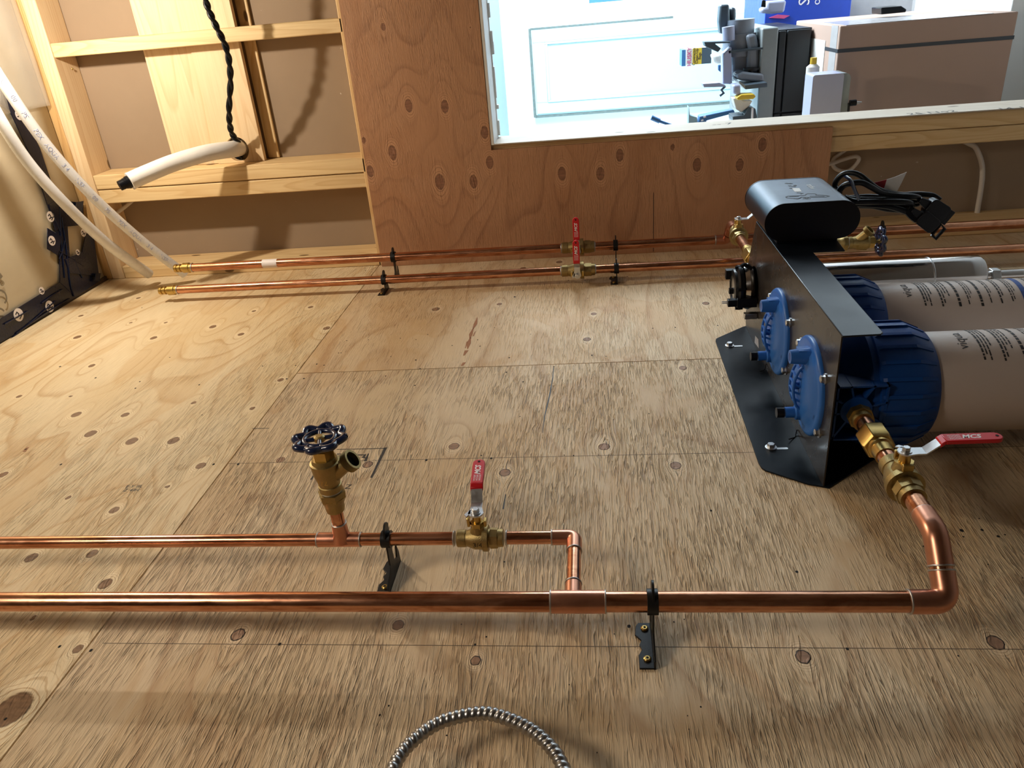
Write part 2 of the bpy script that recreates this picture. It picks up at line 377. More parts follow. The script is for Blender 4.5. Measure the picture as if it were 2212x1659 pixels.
ORG = {}
def tagit(o, label=None, cat=None, group=None, kind=None):
    if label: o['label'] = label
    if cat: o['category'] = cat
    if group: o['group'] = group
    if kind: o['kind'] = kind
    return o
def thing(name, p, label=None, cat=None, group=None, kind=None):
    o = bpy.data.objects.new(name, None); COL.objects.link(o); o.empty_display_size = 0.02
    o.location = W(p); o.rotation_euler = TURN; ORG[o] = np.array(p, float)
    return tagit(o, label, cat, group, kind)
def each(name, mbs, mat, parent, **kw):
    for m_ in mbs: obj(name, m_, mat, parent, **kw)
def obj(name, mb, mat, parent=None, bevel=0.0, smooth=True, org=None, label=None, ang=35):
    if parent is not None: base = ORG[parent]
    else: base = np.array(org if org is not None else np.mean(mb.v, 0), float)
    me = bpy.data.meshes.new(name)
    v = np.asarray(mb.v, float) - base
    me.from_pydata(v.tolist(), [], mb.f); me.update()
    if smooth:
        me.polygons.foreach_set('use_smooth', [True] * len(me.polygons)); me.set_sharp_from_angle(angle=math.radians(ang))
    me.materials.append(M[mat] if isinstance(mat, str) else mat)
    o = bpy.data.objects.new(name, me); COL.objects.link(o)
    ORG[o] = base
    if parent is not None: o.parent = parent
    else: o.location = W(base); o.rotation_euler = TURN
    if bevel:
        b = o.modifiers.new('bevel', 'BEVEL'); b.width = bevel; b.segments = 2; b.limit_method = 'ANGLE'; b.angle_limit = math.radians(40)
    if label: o['label'] = label
    return o

def textverts(s, size, shear=0.0, bold=0.0, spacing=1.0):
    cu = bpy.data.curves.new('t', 'FONT'); cu.body = s; cu.size = size; cu.align_x = 'CENTER'; cu.align_y = 'CENTER'
    cu.shear = shear; cu.offset = bold; cu.resolution_u = 2; cu.space_character = spacing
    o = bpy.data.objects.new('t', cu); COL.objects.link(o)
    dg = bpy.context.evaluated_depsgraph_get(); me = bpy.data.meshes.new_from_object(o.evaluated_get(dg))
    vs = [tuple(v.co) for v in me.vertices]; fs = [tuple(p.vertices) for p in me.polygons]
    bpy.data.objects.remove(o); bpy.data.curves.remove(cu); bpy.data.meshes.remove(me)
    return vs, fs
def add_text(mb, s, size, o, right, up, **kw):
    vs, fs = textverts(s, size, **kw); r = np.array(right, float); u = np.array(up, float); o = np.array(o, float)
    r /= np.linalg.norm(r); u /= np.linalg.norm(u)
    return mb.add([o + r * v[0] + u * v[1] for v in vs], fs)

# ---------------------------------------------------------------- plywood sheets with knots
def Z1(x, y): return (x / 2.963, 600 + y / 2.963)
def Z4(x, y): return (x / 2.968, 1100 + y / 2.968)
def Z5(x, y): return (700 + x / 2.968, 1100 + y / 2.968)
def Z6(x, y): return (1400 + x / 2.724, 1100 + y / 2.724)
def Z7(x, y): return (700 + x / 2.458, 560 + y / 2.458)
kn_px = []
for x, y, w in [(518,243,18),(495,380,28),(885,130,16),(838,287,12),(1060,287,13),(983,385,26),(1362,313,27),(1542,362,24),(1625,213,15),(1988,188,20),(2090,323,28),(587,563,24),(123,759,20),(451,759,13),(488,875,36),(800,878,30),(1240,800,19),(1615,836,20),(580,998,44),(843,1046,46),(1110,1043,44),(1795,654,24),(1285,1203,38),(1070,1337,17),(730,1487,36),(437,1407,20),(20,1260,34),(1795,1165,34)]:
    kn_px.append((*Z1(x, y), w / 2.963, 0.15))
for x, y, w in [(200,310,46),(590,285,40),(675,478,50),(735,8,24),(213,697,20),(500,895,36)]:
    kn_px.append((*Z4(x, y), w / 2.968, 0.2))
kn_px.append((*Z4(75, 1285), 150 / 2.968, 0.25)); kn_px.append((*Z4(1525, 805), 52 / 2.968, 1.0))
for x, y, w, d in [(475,742,44,0.5),(972,970,38,1.0)]: kn_px.append((*Z5(x, y), w / 2.968, d))
for x, y, w in [(912,868,52),(2045,785,56)]: kn_px.append((*Z6(x, y), w / 2.724, 1.0))
for x, y, w, d in [(593,265,24,.8),(930,238,16,.6),(1432,290,18,.5),(1397,425,24,1),(2027,234,22,1),(690,993,34,.5),(1487,995,36,.5),(1867,1095,36,.6),(960,1133,36,.7),(232,1090,32,.9),(1905,577,24,.4)]:
    kn_px.append((*Z7(x, y), w / 2.458, d))
kn_px += [(1208, 566, 8, .9), (1130, 579, 7, .7), (1380, 580, 6, .5), (690, 571, 7, .3)]
KN = []
for u, v, w, d in kn_px:
    p = gz(u, v); dep = float((p - np.array([0, 0, H])) @ RM[:, 2])
    KN.append((p[0], p[1], w / 2 * dep / FPX * 1.42 + .0015, d))

def sheet(name, parent, mat, x0, x1, y0, y1, knots, res, grain='y', top=0.0, thick=0.018, plane='z', seed=0, smoothzones=(), hole=None):
    """a grid on the visible face plus edges and a back; plane 'z': face z=top in (x,y); plane 'y': face y=top in (x,z)"""
    nx = max(2, int((x1 - x0) / res)); ny = max(2, int((y1 - y0) / res))
    xs = np.linspace(x0, x1, nx + 1); ys = np.linspace(y0, y1, ny + 1)
    X, Y = np.meshgrid(xs, ys, indexing='ij'); X = X.ravel(); Y = Y.ravel()
    U, V = (X, Y) if grain == 'y' else (Y, X)
    U = U.copy(); kd = np.full(len(X), 9.0); kdk = np.zeros(len(X))
    r2 = np.random.default_rng(seed)
    base = U.copy(); kl = np.zeros(len(X))
    for i in range(10):                                          # gentle waviness of the grain
        fx, fy, ph = r2.uniform(2, 9), r2.uniform(1, 5), r2.uniform(0, 6.3)
        U += 0.006 / (1 + i * .4) * np.sin(fx * base + fy * V + ph)
    for (kx, ky, kr, kk) in knots:
        ku, kv = (kx, ky) if grain == 'y' else (ky, kx)
        du, dv = base - ku, V - kv
        d = np.sqrt(du ** 2 + (dv / (1.7 if plane == 'y' else 1.2)) ** 2) / kr * (1.25 if plane == 'y' else 1.0)
        U -= du * 0.85 * np.exp(-(np.sqrt(du ** 2 + (dv / 1.9) ** 2) / (kr * 2.2)) ** 2)
        kl += np.exp(-(np.sqrt(du ** 2 + (dv / 2.6) ** 2) / (kr * 2.6)) ** 1.3) * min(1.0, kr / .012)
        mk = d < kd; kd[mk] = d[mk]; kdk[mk] = kk
    smz = np.zeros(len(X))
    for (cx, cy, rx, ry, a) in smoothzones:
        smz = np.maximum(smz, a * np.exp(-(((X - cx) / rx) ** 2 + ((Y - cy) / ry) ** 2) ** 2))
    if plane == 'z': vs = np.column_stack([X, Y, np.full(len(X), top)])
    else: vs = np.column_stack([X, np.full(len(X), top), Y])
    idx = np.arange((nx + 1) * (ny + 1)).reshape(nx + 1, ny + 1)
    q = np.stack([idx[:-1, :-1], idx[1:, :-1], idx[1:, 1:], idx[:-1, 1:]], -1).reshape(-1, 4)
    if plane == 'y': pass
    n0 = len(vs)
    # rim
    rim = list(idx[:, 0]) + list(idx[-1, 1:]) + list(idx[-2::-1, -1]) + list(idx[0, -2:0:-1])
    off = np.array([0, 0, -thick]) if plane == 'z' else np.array([0, thick, 0])
    low = vs[rim] + off; vs = np.vstack([vs, low]); m = len(rim)
    rimf = [(rim[(i + 1) % m], rim[i], n0 + i, n0 + (i + 1) % m) for i in range(m)]
    faces = q.tolist() + rimf
    bse = ORG[parent]
    me = bpy.data.meshes.new(name); me.from_pydata((vs - bse).tolist(), [], faces)
    ext = lambda a: np.concatenate([a, a[rim]]).astype(np.float32)
    for nm, arr in (('gu', U + seed * 3.1), ('gv', V + seed * 1.7), ('kd', kd), ('kdark', kdk), ('smooth', smz), ('kl', kl)):
        at = me.attributes.new(nm, 'FLOAT', 'POINT'); at.data.foreach_set('value', ext(arr))
    me.materials.append(M[mat]); me.update()
    o = bpy.data.objects.new(name, me); COL.objects.link(o); o.parent = parent
    if plane == 'y': me.flip_normals()
    return o

WL = thing('wall_left', (0, 1, 0), kind='structure')
SEAM = -0.745
sheet('plywood_sheet', WL, 'ply_bright', -1.755, SEAM - 0.0015, -0.3, 2.50, [k for k in KN if k[0] < SEAM + .02], 0.0065, seed=1,
      smoothzones=[(-1.35, 1.9, .5, .6, .85)])
sheet('plywood_sheet', WL, 'ply_main', SEAM + 0.0015, 1.45, -0.3, 1.6385, [k for k in KN if k[0] > SEAM - .02 and k[1] < 1.66], 0.0065, seed=2)
sheet('plywood_sheet', WL, 'ply_far', SEAM + 0.0015, 1.45, 1.6415, 2.50, [k for k in KN if k[0] > SEAM - .02 and k[1] > 1.62], 0.0065, seed=3)
mb = MB().box(-1.80, 1.5, -0.35, 2.62, -0.06, -0.0182); obj('backing_board', mb, 'dark_slot', WL, smooth=False)
# veneer joints and pencil lines ruled on the sheet
for y, xa, xb, w in [(1.230, SEAM + .002, 1.4, 0.0008), (0.7535, SEAM + .02, 1.4, 0.0008)]:
    obj('pencil_line', MB().box(xa, xb, y - w * .6, y + w * .6, 0.0, 0.00025), 'pencil', WL, smooth=False)
mb = MB()
a = gz(545, 926); b = gz(583, 923); mb.box(a[0], b[0], a[1] - .0009, a[1] + .0009, 0, .00025)
obj('pencil_line', mb, 'print', WL, smooth=False)
mb = MB()
a = gz(727, 971); b = gz(833, 967); mb.box(a[0], b[0], a[1] - .001, a[1] + .001, 0, .0003)
b2 = gz(802, 1032); d = (b2 - b); nrm = np.array([d[1], -d[0], 0]); nrm /= np.linalg.norm(nrm)
mb.prism([tuple((b + nrm * .003)[:2]), tuple((b - nrm * .003)[:2]), tuple((b2 - nrm * .002)[:2]), tuple((b2 + nrm * .002)[:2])], 'z', 0.0, .0003)
a = gz(700, 990); a2 = gz(672, 1036); d = a2 - a; nrm = np.array([d[1], -d[0], 0]); nrm /= np.linalg.norm(nrm)
mb.prism([tuple((a + nrm * .0016)[:2]), tuple((a - nrm * .0016)[:2]), tuple((a2 - nrm * .0016)[:2]), tuple((a2 + nrm * .0016)[:2])], 'z', 0.0, .0003)
for u, v, l, w in [(733, 981, 10, 1.3), (745, 980, 6, 1.2), (733, 985, 12, 1.2), (766, 982, 12, 1.2), (780, 983, 14, 1.6), (790, 989, 9, 1.2), (738, 990, 6, 1)]:
    a = gz(u - l / 2, v); b = gz(u + l / 2, v); mb.box(a[0], b[0], a[1] - w * .0011, a[1] + w * .0011, 0, .0003)
for u0, v0, u1, v1 in [(796, 980, 789, 996), (790, 981, 784, 989)]:
    a = gz(u0, v0); b = gz(u1, v1); d = b - a; nrm = np.array([d[1], -d[0], 0]); nrm /= np.linalg.norm(nrm)
    mb.prism([tuple((a + nrm * .0012)[:2]), tuple((a - nrm * .0012)[:2]), tuple((b - nrm * .003)[:2]), tuple((b + nrm * .003)[:2])], 'z', 0.0, .0003)
for u, v, s in [(290, 1051, 'E-Y IIL'), (285, 1059, 'Z 4/H:')]:
    add_text(mb, s, .013, gz(u, v) + np.array([0, 0, .0004]), (1, 0, 0), (0.0, 1, 0))
add_text(mb, 'Z', .02, gz(752, 1052) + np.array([0, 0, .0004]), (1, 0, 0), (0, 1, 0))
obj('grade_stamp', mb, 'print', WL, smooth=False)
# nail and pin holes
mb = MB()
holes = [(*Z1(x, y), r) for x, y, r in [(612,641,3.4),(895,665,2.6),(1275,685,3),(390,1195,4),(1367,1194,4.2),(1524,1194,4.2),(1945,645,3.2),(1835,647,3.2),(2027,553,3),(2074,560,2.5),(2168,482,2),(385,569,3.5),(867,707,3),(1087,510,2),(1680,565,2.2),(1892,562,2.4),(165,1098,5),(1293,878,2),(1905,222,1.5),(908,192,2)]]
holes += [(*Z4(x, y), r) for x, y, r in [(382,880,5),(583,905,5.5),(1793,865,5.5),(35,1345,5)]]
holes += [(*Z5(x, y), r) for x, y, r in [(1155,337,3),(415,1260,3),(357,1320,3.6),(785,1450,2.6),(1040,818,3),(880,738,2),(968,868,4),(1955,750,6),(1860,800,2),(1572,1125,2),(1750,1560,2)]]
holes += [(*Z6(x, y), r) for x, y, r in [(1172,822,5),(152,663,2.6),(212,648,2),(1845,125,6.5),(1965,122,5),(2060,160,5),(1620,218,2.6),(1948,55,2.4),(2000,325,2.2),(2203,405,2),(240,1295,2),(232,1215,2),(1855,162,3),(2100,150,3),(370,8,4),(875,368,5),(310,1163,3),(1825,863,3)]]
holes += [(*Z7(x, y), r) for x, y, r in [(1012,200,3.6),(487,535,3),(482,670,2.6),(968,600,3),(983,523,3),(1422,510,3),(1057,651,3),(543,1067,4.4),(888,1057,4.4),(1220,570,2.4),(510,582,3),(355,517,2),(680,458,2.2),(815,428,2.2),(90,497,2),(415,25,3),(220,60,2),(683,163,1.6),(1057,167,2.4),(120,432,2),(235,428,2),(405,420,2),(488,427,2),(550,400,2),(905,363,1.6),(1097,398,1.6),(1745,367,2.4),(1865,362,2.6),(2090,352,2.6),(1400,207,1.8),(1545,215,1.4),(1725,820,2.2),(1040,835,2),(1497,515,2),(828,462,2.4),(1610,92,2),(1298,112,2.2),(1385,112,2),(327,620,2.4),(835,1042,2.6),(1325,1042,2.6),(1275,1040,2)]]
holes += [(1898, 995, 5), (2100, 950, 4)]
for u, v, r in holes:
    p = gz(u, v); dep = float((p - np.array([0, 0, H])) @ RM[:, 2]); rr = r * .62 * dep / FPX
    mb.lathe([(0, rr), (0.0003, rr * .9)], (p[0], p[1], 0.0), (0, 0, 1), 8, rfun=lambda a, i: 1 + .35 * abs(math.sin(a)))
obj('nail_hole', mb, 'dark_slot', WL, smooth=False)['kind'] = 'stuff'
# resin stain streak and a split in the veneer
M['resin'] = simple('resin_stain', (0.34, 0.15, 0.065), 0.35, 0.0, 0.5, 160)
mb = MB()
def streak(mb, pts, ws, h=.0003):
    P = [gz(*p) for p in pts]; Lf = []; Rt = []
    for p, w in zip(P, ws): Lf.append((p[0] - w, p[1])); Rt.append((p[0] + w, p[1]))
    for i in range(len(P) - 1): mb.prism([Lf[i], Lf[i + 1], Rt[i + 1], Rt[i]], 'z', 0, h)
streak(mb, [(1031, 686), (1027, 700), (1021, 712)], [.001, .005, .001])
streak(mb, [(1023, 708), (1017, 722), (1015, 732)], [.001, .005, .001]); streak(mb, [(1027, 716), (1022, 726)], [.001, .002])
streak(mb, [(1017, 728), (1012, 742), (1010, 754)], [.001, .006, .001]); streak(mb, [(1009, 738), (1005, 752)], [.0012, .001])
streak(mb, [(1008, 757), (1002, 768)], [.005, .002]); streak(mb, [(1003, 783), (998, 790)], [.004, .003])
streak(mb, [(60, 966), (52, 976)], [.003, .004])
obj('resin_streak', mb, 'resin', WL, smooth=False)
mb = MB(); streak(mb, [(1196, 792), (1194, 815), (1188, 850), (1181, 880), (1176, 900), (1172, 935)], [.0006, .0010, .0014, .0014, .0010, .0004])
streak(mb, [(1092, 1068), (1087, 1100)], [.0008, .0012])
obj('veneer_split', mb, 'print', WL, smooth=False)

# ---------------------------------------------------------------- back wall framing
WB = thing('wall_back', (0, 2.49, 0), kind='structure')
FR = 2.49
def lum(name, x0, x1, y0, y1, z0, z1, mat, bev=.003):
    return obj(name, MB().box(x0, x1, y0, y1, z0, z1), mat, WB, bevel=bev)
lum('corner_stud', -1.738, -1.690, FR, FR + .118, 0.0, 1.25, 'pine_pale')
lum('corner_stud', -1.790, -1.740, FR + .003, FR + .118, 0.0, 1.25, 'pine_old')
lum('bottom_plate', -1.688, -0.735, FR, FR + .118, 0.0, 0.045, 'pine_x')
lum('blocking', -1.688, -0.735, FR, FR + .118, 0.738, 0.780, 'pine_x')
lum('blocking', -1.688, -0.735, FR, FR + .118, 0.319, 0.367, 'pine_x')
lum('blocking', -1.688, -0.735, FR + .002, FR + .118, 0.270, 0.3165, 'pine_x')
lum('stud', -1.102, -1.062, FR + .108, FR + .116, 0.368, 1.25, 'pine_z')
lum('plank', -1.427, -1.2655, FR + .072, FR + .092, 0.368, 1.25, 'pine_pale', .0015)
hp = gy(515, 322, 2.555)
# second plank with the bored hole: built as a ring of prisms round the hole
HX, HZ, HR = hp[0] - .004, hp[2] + .0, 0.040
mb = MB(); n = 24
px0, px1, pz0, pz1 = -1.2635, -1.100, 0.368, 1.25
mb.box(px0, px1, FR + .065, FR + .085, HZ + .07, pz1)
def bnd(a):
    c, s = math.cos(a), math.sin(a); ts = []
    for lim, q, o_ in ((px1, c, HX), (px0, c, HX), (HZ + .07, s, HZ), (pz0, s, HZ)):
        if abs(q) > 1e-9:
            t = (lim - o_) / q
            if t > 1e-6: ts.append(t)
    t = min(ts); return (HX + c * t, HZ + s * t)
angs = sorted(set([2 * PI * k / n for k in range(n)] + [math.atan2(zz - HZ, xx - HX) % (2 * PI) for xx in (px0, px1) for zz in (HZ + .07, pz0)]))
for i, a in enumerate(angs):
    b = angs[(i + 1) % len(angs)]
    if i == len(angs) - 1: b += 2 * PI
    q = [(HX + HR * math.cos(a), HZ + HR * math.sin(a)), bnd(a), bnd(b), (HX + HR * math.cos(b), HZ + HR * math.sin(b))]
    mb.prism([(p[1], p[0]) for p in q], 'y', FR + .065, FR + .085)
obj('plank', mb, 'pine_pale', WB, smooth=False, label='plank with a bored hole near its end')
mb = MB().box(-1.79, SEAM + .05, 2.609, 2.622, 0.0, 1.3); obj('drywall_panel', mb, 'drywall', WB)
mb = MB().box(0.60, 1.6, 2.609, 2.622, 0.0, 0.33); obj('drywall_panel', mb, 'drywall', WB)
lum('header_stud', -0.745, -0.70, FR, FR + .118, 0.0, 1.25, 'pine_z')
lum('header_stud', -0.36, -0.3135, FR, FR + .118, 0.38, 1.25, 'pine_z')
# rails below and beside the opening
lum('opening_rail', -0.36, 1.6, FR, FR + .124, 0.334, 0.379, 'pine_x')
lum('opening_rail', -0.36, 1.6, FR + .001, FR + .118, 0.287, 0.3325, 'pine_x')
lum('bottom_plate', 0.60, 1.6, FR, FR + .118, 0.0, 0.045, 'pine_x')
# amber plywood strip round the opening (three boards of one sheet, cut out for the opening)
bk = []
for u, v, w in [(1047,286,16),(1058,351,16),(1023,392,17),(1214,375,17),(1297,375,17),(1339,335,16),(1506,356,17),(1598,356,16),(1647,312,17),(883,228,16),(961,230,16),(950,393,20),(848,330,18),(828,58,10),(786,303,9),(800,370,15),(1015,60,5),(1453,318,9)]:
    p = gy(u, v, 2.475); dep = float((p - np.array([0, 0, H])) @ RM[:, 2]); bk.append((p[0], p[2], w / 2 * dep / FPX * 1.25, .25))
def back(x0, x1, z0, z1, seed=5):
    return sheet('plywood_sheet', WB, 'ply_red', x0, x1, z0, z1, bk, 0.007, grain='z_' , top=2.475, thick=0.0145, plane='y', seed=seed)
# grain runs out from the left wall (z): use V=z, U=x
def sheet_back(x0, x1, z0, z1):
    return sheet('plywood_sheet', WB, 'ply_red', x0, x1, z0, z1, bk, 0.007, grain='y', top=2.475, thick=0.0145, plane='y', seed=5)
sheet_back(-0.7305, -0.3145, 0.0005, 1.25)
sheet_back(-0.3145, 0.732, 0.0005, 0.365)
obj('veneer_split', MB().box(.195, .1965, 2.4745, 2.4755, .004, .20), 'print', WB, smooth=False)
# nail heads on studs
mb = MB()
for x, z in [(-1.685, .70), (-1.685, .33)]: mb.lathe([(0, .004), (.002, .003)], (x, 2.56, z), (1, 0, 0), 8)
obj('nail_head', mb, 'brass', WB)
# torn white drywall edge and light sill faces lining the opening
T1 = thing('trim_1', (-.31, 2.53, .6), kind='structure')
obj('reveal_board', MB().box(-.3132, -.3035, 2.476, 2.614, 0.38, 1.25), 'tag_white', T1, bevel=.001)
mb = MB()
r3 = random.Random(3); z = .39
while z < 1.2:
    h = r3.uniform(.012, .05); w = r3.uniform(.002, .012)
    mb.box(-.3035, -.3035 + w, 2.600, 2.616, z, z + h); z += h
obj('torn_paper', mb, 'white_wall', T1)
T2 = thing('trim_2', (.3, 2.53, .38), kind='structure')
obj('sill_board', MB().box(-.3130, 1.6, 2.4765, 2.625, 0.3795, 0.3835), 'sill', T2, bevel=.001)
mb = MB()
for u, v, s in [(2013, 243, '25 No2'), (2195, 233, '14 17'), (1560, 268, '-- 7')]:
    p = gz(u, v, .3838); add_text(mb, s, .045, p, (1, 0, 0), (0, 1, 0))
obj('grade_stamp', mb, 'print', T2, smooth=False)

# ---------------------------------------------------------------- ceiling side with membrane
CE = thing('ceiling', (-1.76, 1.5, .6), kind='structure')
obj('ceiling_board', MB().box(-1.83, -1.792, -0.4, 2.62, -0.02, 1.3), 'drywall', CE)
# membrane: gently billowed grid
def membrane(y0, y1, z0, z1, x, amp, n=40, seed=1, wv=(6, 9)):
    mb = MB(); vs = []; r = random.Random(seed); ph = [r.uniform(0, 6) for _ in range(4)]
    for i in range(n + 1):
        for k in range(n + 1):
            y = y0 + (y1 - y0) * i / n; z = z0 + (z1 - z0) * k / n
            vs.append((x + amp * (math.sin(wv[0] * y + 2 * z + ph[0]) + .5 * math.sin(wv[1] * 3 * y - 4 * z + ph[1]) + .3 * math.sin(40 * y + 9 * z + ph[2])), y, z))
    fs = [(i * (n + 1) + k, (i + 1) * (n + 1) + k, (i + 1) * (n + 1) + k + 1, i * (n + 1) + k + 1) for i in range(n) for k in range(n)]
    return mb.add(vs, fs)
o = obj('membrane', membrane(-.4, 2.485, .005, 1.3, -1.764, .0022), 'wrap', None, org=(-1.764, 1.5, .6), ang=180)
tagit(o, 'cream vapour membrane with large grey letters stretched behind the white tubes', 'membrane')
sol = o.modifiers.new('solid', 'SOLIDIFY'); sol.thickness = .0015
mb = MB()
def _cx(u, v, x=-1.7556):
    d = _ray(u, v); t_ = x / d[0]; return np.array([0, 0, H]) + t_ * d
def stroke(mb, pts, w):
    P = smoothpath([_cx(*p) for p in pts], 5)
    for i in range(len(P) - 1):
        d = P[i + 1] - P[i]; n_ = np.array([0, -d[2], d[1]]); n_ = n_ / np.linalg.norm(n_) * w; q = [P[i] - n_, P[i] + n_, P[i + 1] + n_ * 1.0, P[i + 1] - n_]
        mb.add(q, [(0, 1, 2, 3)])
# big outlined letters running off the left side of the roll
stroke(mb, [(-22, 640), (-12, 629), (0, 627), (8, 630), (13, 638), (14, 648), (10, 655)], .0030)
stroke(mb, [(-18, 676), (-8, 668), (2, 667), (9, 672)], .0030)
stroke(mb, [(-14, 580), (-4, 590), (4, 600)], .0065)
stroke(mb, [(5 + 4 * math.cos(a), 612 + 5 * math.sin(a)) for a in np.linspace(0, 2 * PI, 9)], .0009)
add_text(mb, 'R', .010, _cx(5, 612), (0, 0, -1), (0, 1, 0))
obj('lettering', mb, 'wrap_ink', o, smooth=False)
# clear polythene, over the membrane near the top of the studs
mbp = membrane(2.02, 2.482, .60, 1.3, -1.750, .007, 50, 4, (14, 8))
op = obj('polythene_sheet', mbp, 'poly', None, org=(-1.75, 2.3, .8), ang=180)
tagit(op, 'wrinkled clear polythene sheet lapped beside the corner studs', 'plastic sheet')
op.modifiers.new('solid', 'SOLIDIFY').thickness = .001
# navy sheathing tape: strips
def cx(u, v, x=-1.7555):
    d = _ray(u, v); t = x / d[0]; return np.array([0, 0, H]) + t * d
tp = thing('sheathing_tape', (-1.7555, 2.2, .1), 'navy blue tape with white round logos along the plywood edge and up the corner', 'tape')
def strip(name, pxs, x, rough=.003, mat='navy', seed=0):
    """closed outline on the ceiling side, crumpled"""
    P = [cx(*p, x) for p in pxs]; c = np.mean(P, 0); mb = MB(); r = random.Random(seed)
    poly = [(p[1], p[2]) for p in P]; return obj(name, mb.prism(poly, 'x', x, x + rough), mat, tp, bevel=.0008)
strip('tape_strip', [(-40, 790), (-40, 712), (0, 688), (130, 608), (205, 592), (216, 606), (150, 650), (0, 740)], -1.7565, .003)
strip('tape_strip', [(0, 655), (0, 0)], -1.7565) if False else None
strip('tape_strip', [(0, 175), (28, 205), (85, 320), (122, 430), (140, 430), (150, 560), (205, 592), (160, 640), (128, 610), (127, 560), (118, 490), (100, 440), (70, 350), (20, 240), (0, 225)], -1.7555, .003)
strip('tape_strip', [(104, 442), (122, 432), (178, 438), (180, 486), (139, 490), (118, 498)], -1.7535, .003)
strip('tape_strip', [(101, 492), (134, 512), (124, 552), (101, 538)], -1.7505, .002)
strip('tape_strip', [(140, 560), (150, 590), (205, 596), (214, 606), (200, 500), (184, 505), (176, 545)], -1.7525, .003)
strip('tape_strip', [(163, 437), (180, 434), (176, 462), (163, 452)], -1.745, .002)
strip('tape_strip', [(206, 590), (217, 590), (214, 608), (204, 606)], -1.742, .002)
r4 = random.Random(9)
mb = MB()                                                       # creases in the tape
for (u0, v0, u1, v1) in [(20, 735, 120, 650), (35, 720, 150, 645), (128, 440, 140, 600), (133, 470, 150, 600), (125, 540, 180, 575), (150, 600, 160, 640), (10, 700, 60, 672), (140, 520, 128, 560), (160, 560, 178, 600), (108, 452, 130, 500), (135, 625, 90, 655)]:
    a, b = cx(u0, v0, -1.751), cx(u1, v1, -1.751)
    mid = (a + b) / 2 + np.array([0, r4.uniform(-.004, .004), r4.uniform(-.004, .004)])
    mb.tube(smoothpath([a, mid, b], 6), .0022, 6)
obj('tape_crease', mb, 'navy', tp)
def emblem(u, v, r, x):
    p = cx(u, v, x); mb = MB().lathe([(0, r), (.0004, r)], p, (1, 0, 0), 24); e = obj('tape_logo', mb, 'white_print', tp)
    mb = MB(); add_text(mb, 'ryl', r * 1.25, p + np.array([.0009, 0, 0]), (0, .5, -.85), (0, .85, .5), bold=.0006)
    obj('logo_print', mb, 'navy', e, smooth=False)
emblem(40, 680, .020, -1.7530); emblem(107, 662, .019, -1.7530); emblem(112, 520, .016, -1.7480); emblem(109, 468, .017, -1.7500); emblem(180, 503, .013, -1.7490); emblem(168, 545, .010, -1.7490); emblem(90, 628, .012, -1.7530); emblem(41, 248, .016, -1.7520)
obj('roof_edge_board', MB().box(-1.792, -1.7575, -.4, 2.49, -.015, .014), 'dark_wood', CE)

# ---------------------------------------------------------------- the rest of the utility room, beside and behind the camera
M['room_board'] = simple('unfinished_board', (0.20, 0.15, 0.11), 0.7, 0.0, 0.15, 3)
WR = thing('wall_right', (0, .5, 2.6), kind='structure')
obj('wall_board', MB().box(-1.83, 1.75, -1.8, 2.475, 2.6, 2.65), 'room_board', WR)
WX = thing('wall_front', (0, -1.8, 1.2), kind='structure')
obj('wall_board', MB().box(-1.83, 1.75, -1.85, -1.8, -.06, 2.65), 'room_board', WX)
WBR = thing('floor', (1.7, .5, 1.2), kind='structure')
obj('floor_slab', MB().box(1.68, 1.75, -1.8, 6.1, -.6, 2.7), 'floor', WBR)
obj('ceiling_board', MB().box(-1.83, -1.792, -1.8, 2.62, 1.3, 2.65).box(-1.83, -1.792, -1.8, -.4, -.06, 1.3), 'room_board', CE)
obj('wall_board', MB().box(-1.83, -.36, 2.49, 2.62, 1.25, 2.65), 'room_board', WB)
obj('wall_board', MB().box(-.36, 1.7, 2.49, 2.62, 1.9, 2.65), 'room_board', WB)
obj('wall_board', MB().box(-1.83, 1.7, -1.8, -.3, -.06, 0), 'room_board', WL)
obj('wall_board', MB().box(1.45, 1.7, -.3, 2.6, -.018, 0), 'room_board', WL)

# ---------------------------------------------------------------- copper pipework
def ring(mb, p, d, r, w=.0022, t=.0008):
    d = np.array(d, float); mb.lathe([(-w / 2, r + .0002), (-w / 4, r + t), (w / 4, r + t), (w / 2, r + .0002)], p, d, 24)
def sleeve(mb, a, b, r): mb.cyl(a, b, r, 32)
BY, BZ, BR = .7545, .078, .0134
EX = .4185
SX, SY, SZ, SR = -.045, .891, .075, .0098
# main near pipe and its riser to the filter
t = thing('copper_pipe', (0, BY, BZ), 'thick copper pipe nearest the camera, elbowed up to the blue filter', 'pipe')
obj('pipe', MB().cyl((-1.7, BY, BZ), (EX - .02, BY, BZ), BR, 40), 'copper', t)
obj('tee_fitting', MB().cyl((-.071, BY, BZ), (0.0, BY, BZ), BR + .0016, 40).cyl((SX + .003, BY, BZ), (SX + .003, BY + .032, BZ - .0005), SR + .0014), 'copper_fit', t)
obj('elbow_fitting', MB().tube(bend([(EX - .045, BY, BZ), (EX, BY, BZ), (EX, BY + .026, BZ + .026)], .018, 10), BR + .0018, 32), 'copper_fit', t)
obj('riser', MB().cyl((EX, BY + .02, BZ + .02), (EX, BY + .045, BZ + .045), BR, 32), 'copper', t)
ty = BY + .138 - BZ
obj('elbow_fitting', MB().tube(bend([(EX, BY + .030, BZ + .030), (EX, ty, .138), (EX, ty + .038, .138)], .03, 10), BR + .0018, 32), 'copper_fit', t)
obj('riser', MB().cyl((EX, ty + .03, .138), (EX, .905, .138), BR, 32), 'copper', t)
obj('riser', MB().cyl((EX, .955, .138), (EX, 1.0, .138), BR, 32), 'copper', t)
